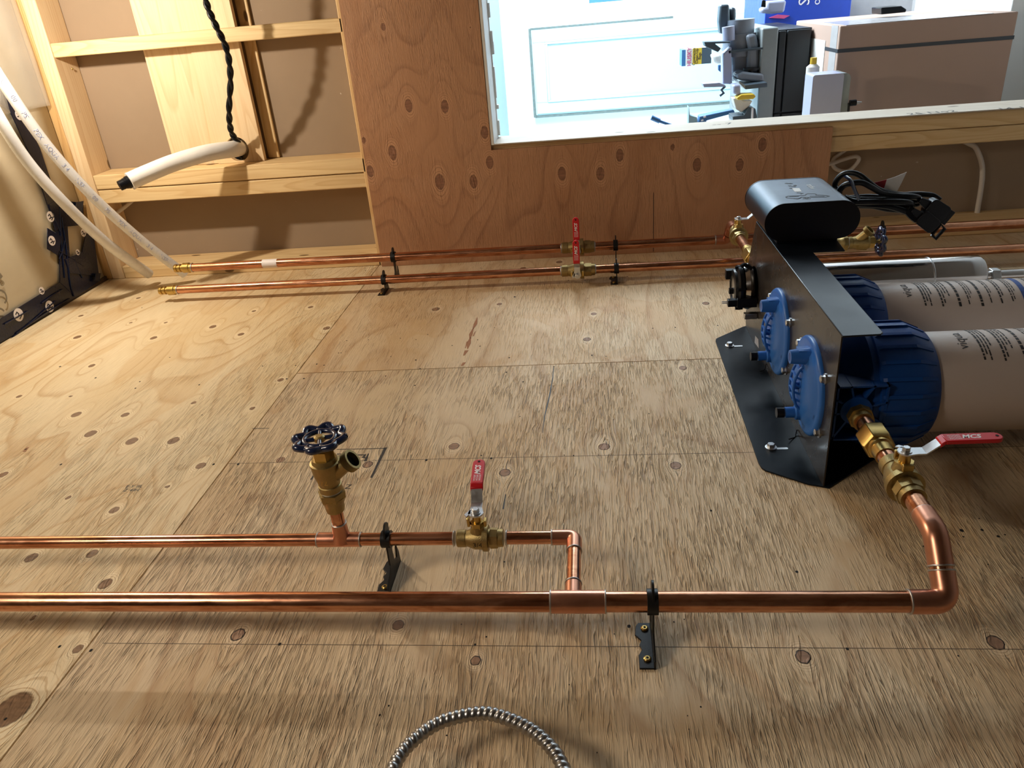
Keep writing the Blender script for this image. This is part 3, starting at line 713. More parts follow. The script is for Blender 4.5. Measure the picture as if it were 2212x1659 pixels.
for p, d, r in [((-.071, BY, BZ), (1, 0, 0), BR + .0014), ((0, BY, BZ), (1, 0, 0), BR + .0014), ((EX - .045, BY, BZ), (1, 0, 0), BR + .0016), ((EX, BY + .0265, BZ + .0265), (0, 1, 1), BR + .0016), ((EX, BY + .0305, BZ + .0305), (0, 1, 1), BR + .0016), ((EX, ty + .038, .138), (0, 1, 0), BR + .001)]:
    mb = MB(); ring(mb, p, d, r); obj('solder_joint', mb, 'solder', t)
# bypass pipe
t = thing('copper_pipe', (-.5, SY, SZ), 'thin near copper pipe carrying the upright hose tap and ending in an elbow', 'pipe')
obj('pipe', MB().cyl((-1.75, SY, SZ), (-.222, SY, SZ), SR, 32), 'copper', t)
obj('pipe', MB().cyl((-.141, SY, SZ), (SX - .012, SY, SZ), SR, 32), 'copper', t)
TX = -.393
obj('tee_fitting', MB().cyl((-.431, SY, SZ), (-.364, SY, SZ), SR + .0014, 32).lathe([(0, SR + .006), (.012, SR + .0022), (.030, SR + .0014)], (TX, SY, SZ), (0, 0, 1), 28), 'copper_fit', t)
obj('riser', MB().cyl((TX, SY, SZ + .02), (TX, SY, .135), SR, 28), 'copper', t)
obj('elbow_fitting', MB().tube(bend([(SX - .030, SY, SZ), (SX + .003, SY, SZ), (SX + .003, SY - .030, SZ)], .010, 8), SR + .0014, 28), 'copper_fit', t)
obj('drop_pipe', MB().cyl((SX + .003, SY - .02, SZ), (SX + .003, BY + .028, BZ - .001), SR, 28), 'copper', t)
for p, d in [((-.431, SY, SZ), (1, 0, 0)), ((-.364, SY, SZ), (1, 0, 0)), ((TX, SY, SZ + .031), (0, 0, 1)), ((SX - .030, SY, SZ), (1, 0, 0)), ((SX + .003, SY - .031, SZ), (0, 1, 0)), ((SX + .003, BY + .034, BZ), (0, 1, 0)), ((-.221, SY, SZ), (1, 0, 0)), ((-.142, SY, SZ), (1, 0, 0))]:
    mb = MB(); ring(mb, p, d, SR + .0012); obj('solder_joint', mb, 'solder', t)
# far pipes
UY, UZ, UR = 2.325, .078, .0136
LY, LZ, LR = 2.215, .040, .0128
def adaptor(name, x, y, z, r, parent):
    mb = MB().lathe([(0, r * .62), (.0, r * .95), (.004, r), (.009, r), (.010, r * .78), (.016, r * .78), (.017, r), (.022, r), (.023, r * .8), (.03, r * .8), (.031, r * 1.22), (.052, r * 1.22), (.054, r * 1.05), (.062, r * 1.05)], (x, y, z), (1, 0, 0), 28)
    return obj(name, mb, 'brass', parent)
a = gy(378, 580, UY); b = gy(346, 630, LY)
t = thing('copper_pipe', (-.5, UY, UZ), 'far copper pipe closest to the framed wall, brass ended, elbowed into the filter', 'pipe')
obj('pipe', MB().cyl((a[0] + .05, UY, UZ), (-.100, UY, UZ), UR, 28), 'copper', t)
obj('pipe', MB().cyl((.002, UY, UZ), (.392, UY, UZ), UR, 28), 'copper', t)
adaptor('brass_adaptor', a[0], UY, UZ, UR * 1.0, t)
FX = .408
obj('elbow_fitting', MB().tube(bend([(FX - .035, UY, UZ), (FX, UY, UZ), (FX, UY - .025, UZ + .025)], .016, 8), UR + .0016, 28), 'copper_fit', t)
obj('elbow_fitting', MB().tube(bend([(FX, UY - .028, UZ + .028), (FX, UY - .058, .138), (FX, UY - .1, .138)], .022, 8), UR + .0016, 28), 'copper_fit', t)
obj('riser', MB().cyl((FX, UY - .09, .138), (FX, UY - .125, .138), UR, 28), 'copper', t)
obj('riser', MB().cyl((FX, UY - .21, .138), (FX, UY - .32, .138), UR, 28), 'copper', t)
obj('paper_label', MB().lathe([(0, UR + .0004), (.05, UR + .0004)], (gy(567, 563, UY)[0], UY, UZ), (1, 0, 0), 20, cap=False), 'white_print', t)
for p, d in [((a[0] + .062, UY, UZ), (1, 0, 0)), ((-.101, UY, UZ), (1, 0, 0)), ((.003, UY, UZ), (1, 0, 0)), ((FX - .036, UY, UZ), (1, 0, 0)), ((FX, UY - .135, .138), (0, 1, 0))]:
    mb = MB(); ring(mb, p, d, UR + .001, .004); obj('solder_joint', mb, 'solder', t)
t = thing('copper_pipe', (.9, UY, UZ), 'far copper pipe running out behind the hanging black cord', 'pipe')
obj('pipe', MB().cyl((FX + .016, UY - .002, UZ + .002), (1.6, UY - .002, UZ + .002), UR + .0012, 28), 'copper', t)
t = thing('copper_pipe', (-.5, LY, LZ), 'second far copper pipe, brass ended, lying lower against the plywood', 'pipe')
obj('pipe', MB().cyl((b[0] + .05, LY, LZ), (-.100, LY, LZ), LR, 28), 'copper', t)
obj('pipe', MB().cyl((.002, LY, LZ), (1.6, LY, LZ), LR, 28), 'copper', t)
adaptor('brass_adaptor', b[0], LY, LZ, LR * 1.02, t)
for x in (b[0] + .062, -.101, .003):
    mb = MB(); ring(mb, (x, LY, LZ), (1, 0, 0), LR + .001, .004); obj('solder_joint', mb, 'solder', t)

# ---------------------------------------------------------------- pipe brackets
def bracket(px_, py, pz, r, label, w=.080, flip=1, wid=.021, slim=False):
    t = thing('pipe_bracket', (px_, py, 0), label, 'bracket', 'black hanger brackets along the pipes')
    h = w / 2; x1 = px_; x0 = px_ - wid
    foot = [(x1, -h), (x0, -h), (x0, -h * .45), (x0 + .005, -h * .2), (x0 + .002, 0), (x0 + .005, h * .2), (x0 - .003, h * .45), (x0 - .001, h * .85), (x0 + .003, h), (x1, h)]
    obj('foot_plate', MB().prism([(p[0], py + p[1]) for p in foot], 'z', .0, .0028), 'bracket', t, bevel=.0006)
    up = [(-h, 0.0), (-h, .014), (-h * .55, .024), (-.011, .034), (-.010, pz - r * .5), (.010, pz - r * .5), (.011, .026), (h * .62, .020), (h * .78, .040), (h * .95, .022), (h, 0.0)]
    if pz < .06: up = [(-h, 0.0), (-h, .010), (-.010, .016), (-.009, pz - r * .5), (.009, pz - r * .5), (.010, .012), (h * .8, .020), (h, 0.0)]
    obj('upright', MB().prism([(py + p[0], p[1]) for p in up], 'x', px_ - .0026, px_), 'bracket', t, bevel=.0005)
    mb = MB(); ro = r + .0034; n = 28; vs = []; fs = []
    mb.lathe([(-.007, ro), (.007, ro), (.007, r + .0003), (-.007, r + .0003), (-.007, ro)], (px_ - .002, py, pz), (1, 0, 0), 32, cap=False)
    obj('clamp_ring', mb, 'bracket', t, ang=50)
    ear = [(py + (ro - .001) * math.cos(a), pz + (ro - .001) * math.sin(a)) for a in np.linspace(.35, PI - .25, 14)]
    out = [(py + .012 * math.cos(a) + .002, pz + ro + .002 + .012 * math.sin(a)) for a in np.linspace(PI - .3, .3, 9)]
    obj('clamp_ear', MB().prism(ear + out, 'x', px_ - .0030, px_), 'bracket', t, bevel=.0005)
    for s in (-.62, .72):
        q = (px_ - wid * .48, py + s * h, .0028)
        sc = obj('screw', MB().lathe([(0, .0052), (.0018, .0050), (.003, .0034)], q, (0, 0, 1), 18), 'brass', t)
        obj('screw_socket', MB().lathe([(.0030, .0019), (.0033, .0019)], q, (0, 0, 1), 5), 'dark_slot', sc)
    return t
bracket(.062, BY, BZ, BR, 'black bracket holding the thick near pipe, two brass screws in its foot')
bracket(-.322, SY, SZ, SR, 'black bracket on the thin near pipe between tap and red-handled valve')
bracket(gy(852, 560, UY)[0], UY, UZ, UR, 'black bracket on the wall-side far pipe, left of the red handles', w=.07)
bracket(gy(832, 608, LY)[0], LY, LZ, LR, 'black bracket on the lower far pipe, left of the red handles', w=.07)
bracket(gy(1331, 527, UY)[0], UY, UZ, UR, 'black bracket on the wall-side far pipe, right of the red handles', w=.07)
bracket(gy(1333, 580, LY)[0], LY, LZ, LR, 'black bracket on the lower far pipe, right of the red handles', w=.07)
bracket(.862, UY, UZ, UR + .001, 'black clamp on the far pipe beside the second hose tap', w=.07)

# ---------------------------------------------------------------- ball valves
def ball_valve(c, ax, st, lv, k, label, half=.035, lever_side=0, wl=.105):
    """c centre, ax pipe axis, st stem direction, lv lever direction"""
    ax, st, lv = (np.array(v, float) for v in (ax, st, lv)); c = np.array(c, float)
    t = thing('ball_valve', tuple(c), label, 'valve', 'brass ball valves with red lever handles')
    r = .0125 * k
    prof = [(-half, r * .98), (-half + .001, r * 1.05), (-half + .013 * k, r * 1.05), (-half + .0135 * k, r * .98), (-half + .016 * k, r * 1.0), (-.008 * k, r * 1.32), (.004 * k, r * 1.36), (.0045 * k, r * 1.58), (.0125 * k, r * 1.58), (.013 * k, r * 1.12), (.016 * k, r * 1.12)]
    obj('body', MB().lathe(prof, c, ax, 36), 'brass_cast', t)
    obj('end_hex', MB().lathe([(.0155 * k, r * 1.26), (half - .008 * k, r * 1.22)], c, ax, 8).lathe([(half - .009 * k, r * 1.08), (half, r * 1.05)], c, ax, 28), 'brass_cast', t)
    mb = MB(); add_text(mb, '3/4', r * .9, c + np.cross(ax, st) * (r * 1.36) * (1 if (np.cross(ax, st)[1] < 0) else -1) - ax * .002, ax, st); obj('cast_mark', mb, 'dark_slot', t, smooth=False)
    s0 = c - ax * .002 * k
    obj('bonnet', MB().lathe([(r * 1.1, r * .95), (r * 1.7, r * .8), (r * 1.9, r * .75)], s0, st, 24), 'brass_cast', t)
    hx = .045
    obj('packing_nut', MB().lathe([(r * 1.75, r * .82), (hx - .014, r * .82)], s0, st, 6).lathe([(hx - .015, r * .5), (hx - .001, r * .45)], s0, st, 16), 'brass', t)
    obj('stop_lug', MB().frame(s0, ax, lv, st).box(-r * 1.15, -r * .8, -r * .5, r * .4, hx - .020, hx - .006).box(r * .8, r * 1.15, -r * .5, r * .4, hx - .020, hx - .010), 'brass', t, bevel=.001)
    sd = np.cross(lv, st); wd = .0085
    # lever: round eye, flat run, slope, grip
    mb = MB().frame(s0 + st * hx, lv, sd, st)
    eye = [(.011 * math.cos(a) * 1.0, .0115 * math.sin(a)) for a in np.linspace(PI * .55, PI * 1.45, 9)]
    mb.prism(eye + [(.012, -wd), (.024, -wd), (.024, wd), (.012, wd)], 'z', 0, .0022)
    mb.prism([(-.010, -.013), (-.004, -.0165), (.006, -.010), (.004, -.004)], 'z', 0, .0022)
    mb.add([(.024, -wd, 0), (.024, wd, 0), (.024, wd, .0024), (.024, -wd, .0024), (.046, -wd, .018), (.046, wd, .018), (.046, wd, .0204), (.046, -wd, .0204)],
           [(0, 1, 2, 3), (7, 6, 5, 4), (0, 4, 5, 1), (1, 5, 6, 2), (2, 6, 7, 3), (3, 7, 4, 0)])
    lev = obj('lever', mb, 'steel', t, ang=20)
    mb = MB().frame(s0 + st * hx, lv, sd, st)
    L_ = wl; wg = wd + .0012
    x0 = .040; z0 = (x0 - .024) * .018 / .022
    tip = [(L_ - wg + wg * math.cos(a), wg * math.sin(a)) for a in np.linspace(-PI / 2, PI / 2, 11)]
    mb.prism([(.046, -wg)] + tip + [(.046, wg)], 'z', .0160, .0222)
    mb.add([(x0, -wg, z0 - .002), (x0, wg, z0 - .002), (x0, wg, z0 + .0045), (x0, -wg, z0 + .0045), (.0465, -wg, .0160), (.0465, wg, .0160), (.0465, wg, .0222), (.0465, -wg, .0222)],
           [(0, 1, 2, 3), (7, 6, 5, 4), (0, 4, 5, 1), (1, 5, 6, 2), (2, 6, 7, 3), (3, 7, 4, 0)])
    gr = obj('handle_grip', mb, 'red', t, bevel=.0012, label='red vinyl handle grip')
    q = s0 + st * hx
    mb = MB()
    top = q + st * .02235
    add_text(mb, 'MCS', .0125, top + lv * .081, lv, -sd * (1 if lever_side == 0 else -1), shear=.35, bold=.0004)
    for i in range(3): add_text(mb, 'WOG600'[:5], .0046, top + lv * .060 + sd * (i - 1) * .0042, lv, -sd)
    obj('handle_print', mb, 'white_print', gr, smooth=False)
    obj('hang_hole', MB().lathe([(.0, .0022), (.0004, .0022)], top + lv * (L_ - .0265 + .0195), st, 14), 'dark_slot', gr)
    obj('lever_nut', MB().lathe([(.0022, .0078), (.0034, .0078)], q, st, 20).lathe([(.0034, .0056), (.0080, .0056), (.0088, .0045)], q, st, 6), 'steel', t)
    return t
ball_valve((-.1815, SY, SZ), (1, 0, 0), (0, 0, 1), (-.06, 1, 0), 1.0, 'ball valve on the thin near pipe, red handle pointing away', half=.0345, wl=.112)
ball_valve((EX, .930, .138), (0, -1, 0), (0, 0, 1), (1, .02, 0), 1.3, 'ball valve below the blue filter, red handle pointing right', half=.045, wl=.122)
ball_valve((-.049, UY, UZ), (1, 0, 0), (0, -1, 0), (0, 0, 1), 1.35, 'far ball valve nearer the framed wall, upright red handle partly hidden', half=.05, wl=.112)
ball_valve((-.049, LY, LZ), (1, 0, 0), (0, -1, 0), (0, 0, 1), 1.35, 'far ball valve in front, whole upright red handle and nut showing', half=.05, wl=.112)
ball_valve((FX, UY - .165, .138), (0, -1, 0), (0, 0, 1), (1, .02, 0), 1.3, 'ball valve beyond the dark transformer, grey lever passing behind it', half=.045, wl=.122)

# brass unions to the filter heads
def union(y0, y1, x, label):
    s = 1 if y1 > y0 else -1
    t = thing('brass_union', (x, (y0 + y1) / 2, .138), label, 'pipe fitting', 'brass unions at the filter ports')
    L0 = abs(y1 - y0); o_ = (x, y0, .138); d = (0, s, 0); r = BR
    obj('union_nut', MB().lathe([(.22 * L0, r * 1.65), (.26 * L0, r * 1.82), (.50 * L0, r * 1.82), (.54 * L0, r * 1.65)], o_, d, 6), 'brass', t, bevel=.0008)
    obj('tail_piece', MB().lathe([(0, r * 1.12), (.02, r * 1.15), (.022, r * 1.35), (.03, r * 1.35)], o_, d, 28), 'brass', t)
    obj('union_collar', MB().lathe([(.50 * L0, r * 1.35), (.60 * L0, r * 1.12)], o_, d, 28), 'brass', t)
    obj('copper_nipple', MB().lathe([(.55 * L0, r * 1.0), (.86 * L0, r * 1.0)], o_, d, 28), 'copper', t)
    obj('threaded_bush', MB().lathe([(.80 * L0, r * 1.22), (.90 * L0, r * 1.22)], o_, d, 28).lathe([(.90 * L0, r * 1.5), (1.0 * L0, r * 1.5)], o_, d, 8), 'brass_cast', t)
union(.992, 1.118, EX, 'brass union nut and bush screwed into the near blue filter head')
union(2.02, 1.86, FX, 'small brass union glimpsed at the far end of the dark bracket')

# ---------------------------------------------------------------- hose taps
def hose_tap(o_, up, out, k, label):
    up = np.array(up, float); out = np.array(out, float); o_ = np.array(o_, float)
    t = thing('hose_tap', tuple(o_), label, 'tap', 'brass hose taps with blue handwheels')
    r = .0135 * k
    obj('adaptor', MB().lathe([(0, r * .92), (.006, r * .98), (.014, r * 1.02), (.016, r * 1.12), (.024, r * 1.25)], o_, up, 28).lathe([(.022, r * 1.35), (.034, r * 1.42)], o_, up, 6), 'brass_cast', t)
    obj('thread_tape', MB().lathe([(.034, r * 1.02), (.038, r * 1.04)], o_, up, 24), 'foam', t, label='white thread-seal tape')
    obj('body', MB().lathe([(.037, r * 1.15), (.046, r * 1.15), (.047, r * 1.05), (.054, r * 1.15), (.066, r * 1.38), (.078, r * 1.45), (.082, r * 1.5), (.085, r * 1.5), (.086, r * 1.3), (.092, r * 1.2)], o_, up, 28), 'brass_cast', t)
    mb = MB(); v = np.cross(up, out); vv = v if v[1] < 0 else -v
    add_text(mb, '1/2', r * .9, o_ + up * .060 + vv * (r * 1.30) - out * .003, out, up); obj('cast_mark', mb, 'brass', t, smooth=False)
    obj('bonnet', MB().lathe([(.090, r * 1.12), (.106, r * 1.12)], o_, up, 6).lathe([(.104, r * .7), (.110, r * .6)], o_, up, 18), 'brass', t)
    obj('stem', MB().lathe([(.106, r * .28), (.124, r * .28)], o_, up, 12), 'brass', t)
    od = out * math.cos(.62) + up * math.sin(.62); s0 = o_ + up * .058
    obj('outlet', MB().lathe([(0, r * .95), (.036, r * .72), (.040, r * .78)], s0, od, 24), 'brass_cast', t)
    mb = MB(); pr = [(.038, r * .8), (.040, r * 1.02)]
    for i in range(5): pr += [(.0415 + i * .002, r * 1.10), (.0425 + i * .002, r * 1.02)]
    pr += [(.052, r * 1.06), (.052, r * .80), (.044, r * .78)]
    obj('outlet_thread', mb.lathe(pr, s0, od, 28, cap=False), 'brass_cast', t)
    obj('outlet_bore', MB().lathe([(.0438, r * .79), (.0440, r * .79)], s0, od, 24), 'dark_slot', t)
    # handwheel: scalloped rim of loops, inner ring, spokes
    wc = o_ + up * .1235; R = .0335 * k; u = out; v = np.cross(up, out)
    mb = MB(); n = 8
    path = []
    for i in range(96 + 1):
        a = 2 * PI * i / 96; rr = R * (.90 + .10 * math.cos(n * a)); path.append(wc + u * rr * math.cos(a) + v * rr * math.sin(a) + up * (.0012 * math.cos(n * a)))
    mb.tube(path, .0050 * k, 10, cap=False)
    path = [wc + u * R * .60 * math.cos(a) + v * R * .60 * math.sin(a) for a in np.linspace(0, 2 * PI, 49)]
    mb.tube(path, .0036 * k, 10, cap=False)
    for i in range(n):
        a = 2 * PI * (i + .5) / n; e = u * math.cos(a) + v * math.sin(a)
        mb.cyl(wc + e * R * .58, wc + e * R * .84, .0034 * k, 8)
    for i in range(4):
        a = 2 * PI * i / 4 + .3; e = u * math.cos(a) + v * math.sin(a)
        mb.cyl(wc + e * R * .15, wc + e * R * .62 , .0032 * k, 8)
    for i in range(n):
        a = 2 * PI * i / n; e = u * math.cos(a) + v * math.sin(a)
        mb.lathe([(-.003, .004 * k), (0, .0052 * k), (.003, .004 * k)], wc + e * R * .985, up, 10)
    obj('handwheel', mb, 'blue_wheel', t, ang=60)
    obj('wheel_screw', MB().lathe([(-.003, r * .55), (.003, r * .55), (.005, r * .35)], wc, up, 14), 'brass_cast', t)
hose_tap((TX, SY, .130), (0, 0, 1), (1, 0, 0), 1.08, 'brass hose tap with blue handwheel standing on the near pipe')
hose_tap((.672, 2.15, .102), (1, 0, 0), (0, -.35, .94), 1.12, 'second brass hose tap half hidden behind the transformer, wheel edge-on')
t = thing('copper_pipe', (.55, 2.15, .102), 'short stub of pipe feeding the far hose tap', 'pipe')
obj('pipe', MB().tube(bend([(.675, 2.15, .102), (.50, 2.15, .102), (.47, 2.21, .055)], .02, 6), .0115, 20), 'copper', t)

# ---------------------------------------------------------------- filter unit on its bracket
PX = .374
t = thing('mounting_bracket', (PX, 1.45, 0), 'black folded steel bracket screwed to the plywood carrying the blue filters', 'bracket')
foot = [(PX + .01, 1.109), (.352, 1.121), (.290, 1.165), (.285, 1.175), (.283, 1.190), (.288, 1.735), (.291, 1.748), (.300, 1.757), (.366, 1.815), (.375, 1.82), (.49, 1.74), (.49, 1.20)]
obj('wall_plate', MB().prism(foot, 'z', 0.0, .003), 'black_coat', t, bevel=.0006)
face = [(1.112, .003), (1.112, .283), (1.772, .283), (1.815, .20), (1.842, .12), (1.815, .003)]
obj('face_plate', MB().prism(face, 'x', PX, PX + .0025), 'face_coat', t, bevel=.0004)
fl = [(PX, 1.108), (.431, 1.110), (.4365, 1.117), (.438, 1.530), (.500, 1.528), (.505, 1.60), (.505, 1.80), (PX, 1.775)]
obj('top_flange', MB().prism(fl, 'z', .2805, .2835), 'flange_coat', t, bevel=.0012)
for (x, y) in [(.316, 1.703), (.315, 1.240)]:
    q = (x, y, .003)
    s_ = obj('mounting_screw', MB().lathe([(0, .0105), (.0018, .0105), (.0022, .0078)], q, (0, 0, 1), 24).lathe([(.002, .0072), (.008, .0072), (.0088, .006)], q, (0, 0, 1), 6), 'steel', t)
    obj('slot', MB().prism(rrect(.022, .006, .0029, 4, x + .019, y - .004), 'z', .0028, .0034), 'steel', t)
obj('cable_tie', MB().tube(smoothpath([(PX - .022, 1.26, .008), (PX - .008, 1.275, .004), (PX - .001, 1.29, .010)], 5), .0012, 6).tube(smoothpath([(PX - .018, 1.55, .008), (PX - .006, 1.56, .006), (PX - .001, 1.57, .016)], 5), .0012, 6), 'black_plastic', t)
obj('face_cutout', MB().prism([(1.70, .010), (1.70, .028), (1.665, .034), (1.655, .016)], 'x', PX - .0004, PX), 'card_tape', t)

def filter_unit(cy, cz, label, port):
    t = thing('filter_housing', (PX, cy, cz), label, 'water filter', 'cream filter housings with blue heads')
    # lid on the front of the bracket
    R = .090
    obj('lid', MB().lathe([(0, R), (.004, R), (.007, R - .002), (.009, R - .008), (.0075, R - .016), (.012, R - .022), (.016, R - .040), (.0185, .02), (.0185, .001)], (PX, cy, cz), (-1, 0, 0), 56), 'blue_lid', t, ang=50)
    mb = MB()
    # upper boss (square-backed tube) and lower boss with plug, on the near side of the lid
    by, bz = cy - .000, cz + .060
    mb.lathe([(0.004, .017), (.012, .0150), (.038, .0125), (.041, .0120), (.041, .0075), (.037, .007)], (PX, by - .005, bz), (-1, 0, 0), 26)
    mb.box(PX - .028, PX - .004, by - .012, by + .008, bz + .001, bz + .0135)
    obj('port_boss', mb, 'blue_lid', t); mb = MB()
    ly, lz = cy + .004, cz - .056
    mb.lathe([(.004, .018), (.014, .014), (.020, .014), (.022, .010), (.038, .010)], (PX, ly, lz), (-1, 0, 0), 24)
    obj('port_boss', mb, 'blue_lid', t)
    obj('port_bore', MB().lathe([(.0405, .0074), (.0408, .0074)], (PX, by - .005, bz), (-1, 0, 0), 18), 'print_blue', t)
    obj('port_plug', MB().cyl((PX - .040, ly, lz), (PX - .053, ly, lz), .0095, 20), 'black_plastic', t)
    mb = MB(); gy0 = cy + .006                      # curved spine with slanted fins between the two bosses
    spine = [np.array([PX - .016 - .014 * math.sin(PI * k / 12) ** .6, gy0, cz - .044 + .086 * k / 12]) for k in range(13)]
    for dy in (-.013, .013): mb.tube([p + np.array([0, dy, 0]) for p in spine], .0026, 8)
    for k in range(1, 12, 2):
        p = spine[k]; q = p.copy(); q[0] = PX - .012; q[2] -= .008
        mb.tube([p + np.array([0, -.013, 0]), p + np.array([-.001, 0, .004]), p + np.array([0, .013, 0])], .0024, 6)
        mb.tube([p + np.array([0, -.013, 0]), q + np.array([0, -.013, 0])], .0020, 6)
    mb.lathe([(.016, .008), (.030, .0065)], (PX, gy0, cz - .002), (-1, 0, 0), 12)
    obj('grille', mb, 'blue_lid', t)
    for a in (-.05, 2.35, 3.95):
        q = (PX, cy - (R + .004) * math.cos(a) * .98, cz + (R + .004) * math.sin(a) * .6 + (.02 if a > 3 else .0))
    for dy, dz in ((.088, .052), (-.078, .052), (-.078, -.050)):
        rr = math.hypot(dy, dz); s_ = (R + .0035) / rr; q = (PX, cy + dy * s_, cz + dz * s_)
        obj('bolt', MB().lathe([(0, .0095), (.0018, .0095)], q, (-1, 0, 0), 20).lathe([(.0018, .0065), (.0075, .0065), (.0085, .005)], q, (-1, 0, 0), 6), 'steel', t)
    mb = MB(); add_text(mb, 'IN', .010, (PX - .0095, cy - .066, cz - .026), (0, .2, -1), (0, -1, -.2)); obj('moulded_mark', mb, 'print_blue', t, smooth=False)
    # head behind the plate
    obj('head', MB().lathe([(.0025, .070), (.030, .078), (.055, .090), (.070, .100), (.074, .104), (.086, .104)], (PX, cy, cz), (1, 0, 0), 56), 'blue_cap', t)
    if port:
        y0 = cy - .108; xa, xb, za, zb = .386, .467, .080, .182; cxx, czz = EX, .138
        mb = MB(); th = .003
        mb.box(xa, xb, y0, cy - .03, zb - th, zb).box(xa, xb, y0, cy - .03, za, za + th).box(xb - th, xb, y0, cy - .03, za, zb).box(xa, xa + th, y0, cy - .03, za, zb)
        for a in np.arange(0, 2 * PI, PI / 4) + .25:
            e = np.array([math.cos(a), 0, math.sin(a)]); c_ = np.array([cxx, 0, czz]); ts = []
            for lim, q, o_ in ((xb, e[0], cxx), (xa, e[0], cxx), (zb, e[2], czz), (za, e[2], czz)):
                if abs(q) > 1e-6 and (lim - o_) / q > 0: ts.append((lim - o_) / q)
            tt = min(ts); pp = np.array([-e[2], 0, e[0]]) * .0016
            p0, p1 = c_ + e * .02, c_ + e * tt
            quad = [p0 + pp, p1 + pp, p1 - pp, p0 - pp]
            mb.prism([(q[2], q[0]) for q in quad], 'y', y0, cy - .05)
        mb.lathe([(0, .025), (.05, .026)], (cxx, y0 - .003, czz), (0, 1, 0), 30)
        obj('port_block', mb, 'blue_cap', t, ang=30)
    # screw collar with ribs
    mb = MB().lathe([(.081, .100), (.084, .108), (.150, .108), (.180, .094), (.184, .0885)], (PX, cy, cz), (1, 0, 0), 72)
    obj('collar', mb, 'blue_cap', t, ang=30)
    mb = MB()
    for i in range(24):
        a = 2 * PI * i / 24; e = np.array([0, math.cos(a), math.sin(a)]); p = np.array([0, -math.sin(a), math.cos(a)])
        c_ = np.array([PX, cy, cz])
        pts = [(.086, .1075), (.092, .1112), (.146, .1112), (.176, .0975), (.176, .093), (.146, .106), (.086, .105)]
        vs = []
        for s_ in (-.0030, .0030):
            vs += [c_ + np.array([x, 0, 0]) + e * rr + p * s_ for x, rr in pts]
        n = len(pts); fs = [tuple(range(n))[::-1], tuple(range(n, 2 * n))] + [(k, (k + 1) % n, n + (k + 1) % n, n + k) for k in range(n)]
        mb.add(vs, fs)
    obj('collar_rib', mb, 'blue_cap', t, ang=20)['kind'] = 'stuff'
    # sump
    obj('sump', MB().lathe([(.176, .0875), (1.30, .0875), (1.34, .07), (1.35, .03)], (PX, cy, cz), (1, 0, 0), 72), 'cream', t)
    # printed label wrapped on the tube
    def wrap(mb, vs, fs, x, a0):
        r = .0879; mb.add([(x + v[0], cy + r * math.cos(a0 + v[1] / r), cz + r * math.sin(a0 + v[1] / r)) for v in vs], fs)
    mb = MB(); ang0 = PI / 2 + .20                   # centre of the print, turned slightly to the camera
    vs, fs = textverts('viqua', .023)
    wrap(mb, [(-v[1], -v[0]) for v in vs], fs, .604, ang0 - .02)
    def bar(x, w, s0, s1):
        n = 10; vs = []; 
        for k in range(n + 1):
            q = s0 + (s1 - s0) * k / n; vs += [(-w / 2, q), (w / 2, q)]
        wrap(mb, vs, [(2 * k, 2 * k + 1, 2 * k + 3, 2 * k + 2) for k in range(n)], x, ang0)
    r5 = random.Random(5); x = .630
    def textcol(x, big, s0, s1):
        q = s0
        while q < s1 - .006:
            l = r5.uniform(.004, .012); bar(x, big, q, min(q + l, s1)); q += l + r5.uniform(.0012, .003)
    for grp, sz in ((4, .0022), (4, .0022), (1, .0034), (3, .0015), (1, .0034), (2, .0015), (2, .002), (3, .0016), (1, .0), (2, .002), (3, .0015), (1, .003)):
        for i in range(grp):
            if sz == .0: x += .008; continue
            textcol(x, sz * (1.4 if i == 0 else 1), -.058, .050 if i == 0 else r5.uniform(.02, .046)); x += sz * 1.4 + .0022
        x += .010
    obj('label_print', mb, 'print', t, smooth=False)['kind'] = 'stuff'
    mb = MB(); n = 12; w = .010; xx = .812; vs = []
    for k in range(n + 1):
        q = -.06 + .12 * k / n; vs += [(-w / 2, q), (w / 2, q)]
    wrap(mb, vs, [(2 * k, 2 * k + 1, 2 * k + 3, 2 * k + 2) for k in range(n)], xx, ang0)
    obj('label_band', mb, 'print_blue', t, smooth=False)
    return t
filter_unit(1.242, .130, 'near water filter, cream canister with blue ribbed head and port below', True)
filter_unit(1.486, .130, 'middle water filter, cream canister between the near one and the chrome tube', False)

# ---------------------------------------------------------------- ultraviolet chamber
uy, uz = 1.752, .134
t = thing('steel_chamber', (PX, uy, uz), 'polished steel tube beyond the cream canisters, black lamp plug at its end', 'chamber')
obj('chamber_tube', MB().lathe([(.0, .047), (.470, .047), (.496, .047), (.502, .043), (.503, .03)], (PX, uy, uz), (1, 0, 0), 64), 'chrome', t)
mb = MB(); ring(mb, (.762, uy, uz), (1, 0, 0), .0475, .004, .0008); obj('weld_seam', mb, 'steel', t)
obj('outlet_tube', MB().cyl((.872, uy, .131), (.902, uy, .131), .0125, 24).lathe([(0, .014), (.06, .014)], (.918, uy, .131), (1, 0, 0), 24), 'chrome', t)
obj('outlet_nut', MB().lathe([(0, .0195), (.018, .0195)], (.900, uy, .131), (1, 0, 0), 6), 'steel', t, bevel=.001)
obj('clamp_ring', MB().lathe([(-.004, .040), (-.012, .052), (-.020, .056), (-.030, .052), (-.032, .045)], (PX + .003, uy, uz), (1, 0, 0), 48), 'chrome', t)
obj('lamp_cap', MB().lathe([(.030, .050), (.034, .053), (.040, .053), (.044, .046), (.050, .044), (.051, .030), (.046, .026)], (PX, uy - .006, uz), (-1, 0, 0), 40), 'black_plastic', t)
obj('sensor_plate', MB().lathe([(.0465, .027), (.048, .027)], (PX, uy - .006, uz), (-1, 0, 0), 24), 'steel', t)
mb = MB()
